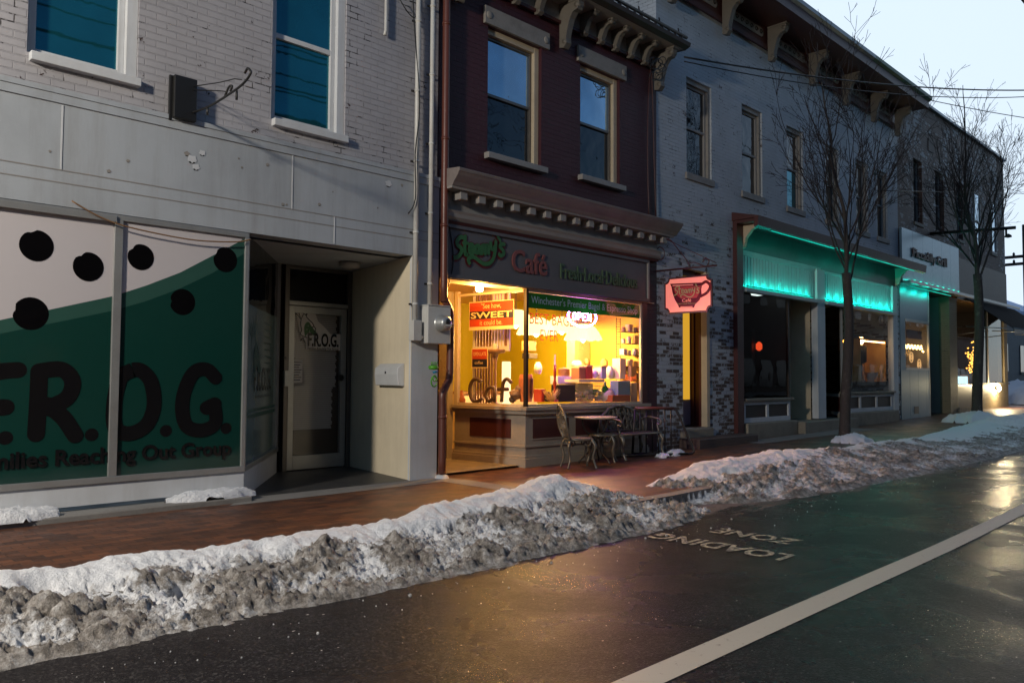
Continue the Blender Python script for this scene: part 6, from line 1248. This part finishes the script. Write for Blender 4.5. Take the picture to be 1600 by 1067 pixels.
# bench
t = thing('garden_bench', (10.9, 8.05, zg(10.9)), 'ornate cast iron garden bench with vine patterned arched back by the cafe wall', 'bench')
zf = zg(10.9); b0, b1 = 10.28, 11.42; yF, yB = 7.86, 8.22
mb = MB(); 
for k in range(7): y = lerp(yF, yB - .03, k / 6.0); mb.box(b0 + .02, b1 - .02, y, y + .045, zf + .40, zf + .418, I)
mb.tube([(b0, yF - .01, zf + .405), (b1, yF - .01, zf + .405)], .018, I, 7); mb.build('seat', t)
for x in (b0 + .03, b1 - .03):
    for y, o in ((yF + .02, -.10), (yB, .04)): mb = MB(); cab_leg(mb, (x, y, zf + .40), (x, y + o, zf + .012), I, .024); mb.tube([(x, y, zf + .38), (x, y + o * .3 + .04, zf + .28), (x, y + .02, zf + .22)], .012, I, 5); mb.build('leg', t)
    mb = MB(); mb.tube(smooth_line([Vector((x, yB + .02, zf + .62)), Vector((x, yB - .12, zf + .66)), Vector((x, yF + .06, zf + .64)), Vector((x, yF - .02, zf + .60)), Vector((x, yF, zf + .54)), Vector((x, yF + .06, zf + .55)), Vector((x, yF + .02, zf + .42))], 4), .018, I, 7); mb.build('armrest', t)
mb = MB(); xm = (b0 + b1) / 2; bt = []
for k in range(25):
    u = -1 + 2 * k / 24; h = .60 + .24 * (1 - abs(u) ** 2.2) + .018 * abs(math.sin(k * PI / 4)); bt.append(Vector((xm + u * (b1 - b0) / 2, yB + .02 + (h - .4) * .18, zf + h)))
mb.tube([Vector((b0, yB, zf + .41))] + bt + [Vector((b1, yB, zf + .41))], .026, I, 7); mb.tube([(b0, yB + .01, zf + .45), (b1, yB + .01, zf + .45)], .013, I, 6); mb.build('back_frame', t)
mb = MB(); random.seed(12)
def bp(x, z): return Vector((x, yB + .02 + (z - .4) * .18, zf + z))
for k in range(11):
    u = -1 + 2 * (k + .5) / 11; x = xm + u * (b1 - b0) / 2; top = .58 + .24 * (1 - abs(u) ** 2.2); s = random.choice((-1, 1)); mb.tube(smooth_line([bp(x - .03, .45), bp(x + .05 * s, .45 + (top - .45) * .35), bp(x - .04 * s, .45 + (top - .45) * .7), bp(x + .02, top)], 4), .013, I, 5)
    for q in range(5):
        cz = lerp(.48, top - .03, (q + random.random() * .6) / 5); cx = x + random.uniform(-.05, .05); a = random.uniform(0, 6.3); r = random.uniform(.02, .036)
        if q % 2: mb.disc(bp(cx, cz) - Vector((0, .012, 0)), (math.cos(a), 0, math.sin(a)), (-math.sin(a), 0, math.cos(a)), Np, r * 1.35, r * .65, 0, I, 8); mb.disc(bp(cx, cz) - Vector((0, .004, 0)), (math.cos(a), 0, math.sin(a)), (-math.sin(a), 0, math.cos(a)), -Np, r * 1.35, r * .65, 0, I, 8)
        else: mb.tube([bp(cx + r * math.cos(a + w_ * .8) * (1 - w_ * .07), cz + r * math.sin(a + w_ * .8) * (1 - w_ * .07)) for w_ in range(9)], .012, I, 5)
mb.build('back_scrollwork', t)
# bike rack
t = thing('bike_rack', (11.6, 7.9, zg(11.6)), 'black tubular bike rack with vertical bars beside the bench', 'bike rack'); K = M['dark_iron']; zf = zg(11.5)
rA = AZ(1014, 717, zf + .03); rB = AZ(1066, 711, zf + .03)
hA = Vector((11.15, 8.20, zf + .80)); hB = Vector((11.72, 7.80, zf + .80)); dirr = (hB - hA).normalized(); nn = Vector((dirr.y, -dirr.x, 0))
f1 = lambda s, o, z: hA + dirr * s + nn * o + Vector((0, 0, z - (zf + .80)))
Lr = (hB - hA).length
mb = MB(); mb.tube([f1(0, 0, zf + .8), f1(Lr, 0, zf + .8)], .024, M['brown_metal'], 8); mb.build('top_rail', t)
mb = MB(); mb.tube(smooth_line([f1(Lr, 0, zf + .78), f1(Lr + .06, .02, zf + .72), f1(Lr + .26, .10, zf + .2), f1(Lr + .30, .12, zf + .06), f1(Lr + .22, .10, zf + .03)], 4), .022, K, 8); mb.tube([f1(Lr + .24, .10, zf + .03), f1(-.35, .30, zf + .03)], .022, K, 8); mb.tube([f1(0, 0, zf + .8), f1(-.05, .0, zf + .03)], .022, K, 8); mb.tube([f1(-.05, 0, zf + .03), f1(Lr + .1, 0, zf + .03)], .020, K, 8); mb.build('frame', t)
for k in range(6): s = Lr * (.12 + .16 * k); mb = MB(); mb.tube([f1(s, 0, zf + .79), f1(s, .0, zf + .03)], .013, K, 6); mb.build('bar', t)
# ================================================================== bare street trees
def bark():
    t = NT('bark'); P = t.coord(); n = t.noise(P, 8, 6, .7); mp = t.new('Mapping'); mp.inputs['Scale'].default_value = (14, 14, 3); t.l(P, mp.inputs[0]); v = t.noise(mp.outputs[0], 1.5, 6, .7)
    col = t.mix(v, (.028, .023, .020), (.085, .072, .063)); col = t.mix(t.math('MULTIPLY', t.ramp(n, (.58, 0.0), (.66, 1.0)), .4), col, (.2, .18, .15)); return t.set(col, .8, 0, t.bump(v, .9, .02), .3)
M['bark'] = bark(); M['twig'] = plain('twig', (.032, .022, .020), .8)
def tree(x, y, z0, hgt, fork, r0, width, seed, label, nb=10):
    random.seed(seed); t = thing('bare_tree', (x, y, z0), label, 'tree', 'bare street trees along the pavement')
    mb = MB(); pts = []; rs = []; n = 16
    for k in range(n + 1):
        q = k / n; pts.append(Vector((x + .06 * math.sin(q * 5 + seed) * q, y + .05 * math.cos(q * 4), z0 - .1 + (fork + .3) * q))); rs.append(r0 * (1.35 if k == 0 else 1.12 if k == 1 else 1 - .22 * q))
    mb.tube(pts, rs, M['bark'], 14); mb.build('trunk', t)
    cr = MB(); top = pts[-1]; segs = []
    def limb(p, d, L, r, lev):
        n = max(3, int(L / .22)); P = [p.copy()]; R = [r]; dd = d.normalized()
        for k in range(n):
            up = Vector((0, 0, 1)) * (.10 if lev < 2 else .05); dd = (dd + up + Vector((random.gauss(0, 1), random.gauss(0, 1), random.gauss(0, .6))) * (.075 if lev == 0 else .13)).normalized()
            P.append(P[-1] + dd * L / n); R.append(max(.0045, r * (1 - .86 * (k + 1) / n)))
        cr.tube(P, R, M['bark'] if r > .03 else M['twig'], 7 if r > .03 else 4 if r > .012 else 3, False)
        if lev >= 4 or L < .12: return
        m = {0: int(L * 2.4) + 1, 1: int(L * 3.2) + 1, 2: int(L * 3.8), 3: int(L * 4)}[lev]
        for k in range(m):
            q = random.uniform(.16 if lev == 0 else .12, .97); i = min(n - 1, int(q * n)); b = P[i].lerp(P[i + 1], q * n - i); ax = (P[i + 1] - P[i]).normalized()
            o = ax.orthogonal().normalized(); o.rotate(Matrix.Rotation(random.uniform(0, 2 * PI), 3, ax)); an = random.uniform(.35, .75) * (1 if lev else .75)
            ln = (L * random.uniform(.28, .55) if lev == 0 else L * random.uniform(.25, .6)) * (1.15 - .6 * q)
            limb(b, ax * math.cos(an) + o * math.sin(an), max(.10, ln), max(.0045, R[i] * random.uniform(.4, .6)), lev + 1)
    limb(top - Z * .02, Vector((.02, 0, 1)), hgt - fork - .2, r0 * .42, 0)
    for k in range(nb):
        a = 2 * PI * k / nb * 2.4 + random.uniform(-.3, .3); hh = random.uniform(-.35, .9) if k else -.4; b = top + Z * (hh if hh < 0 else hh) + Vector((.02, 0, 0)); tilt = random.uniform(.35, .8)
        L = (hgt - fork) * random.uniform(.55, .82) * (1 - .18 * hh); d = Vector((math.cos(a) * math.sin(tilt) * width, math.sin(a) * math.sin(tilt) * width, math.cos(tilt)))
        limb(b, d, L, r0 * random.uniform(.15, .24), 0)
    cr.build('crown', t); return t
tree(16.2, 6.68, zg(16.2), 8.3, 3.2, .108, .85, 5, 'slim bare street tree with dark twigs before the teal lit shopfront')
tree(24.9, 6.61, zg(24.9), 9.6, 3.9, .14, .9, 11, 'farther bare street tree with its trunk in a heap of snow near the awning')
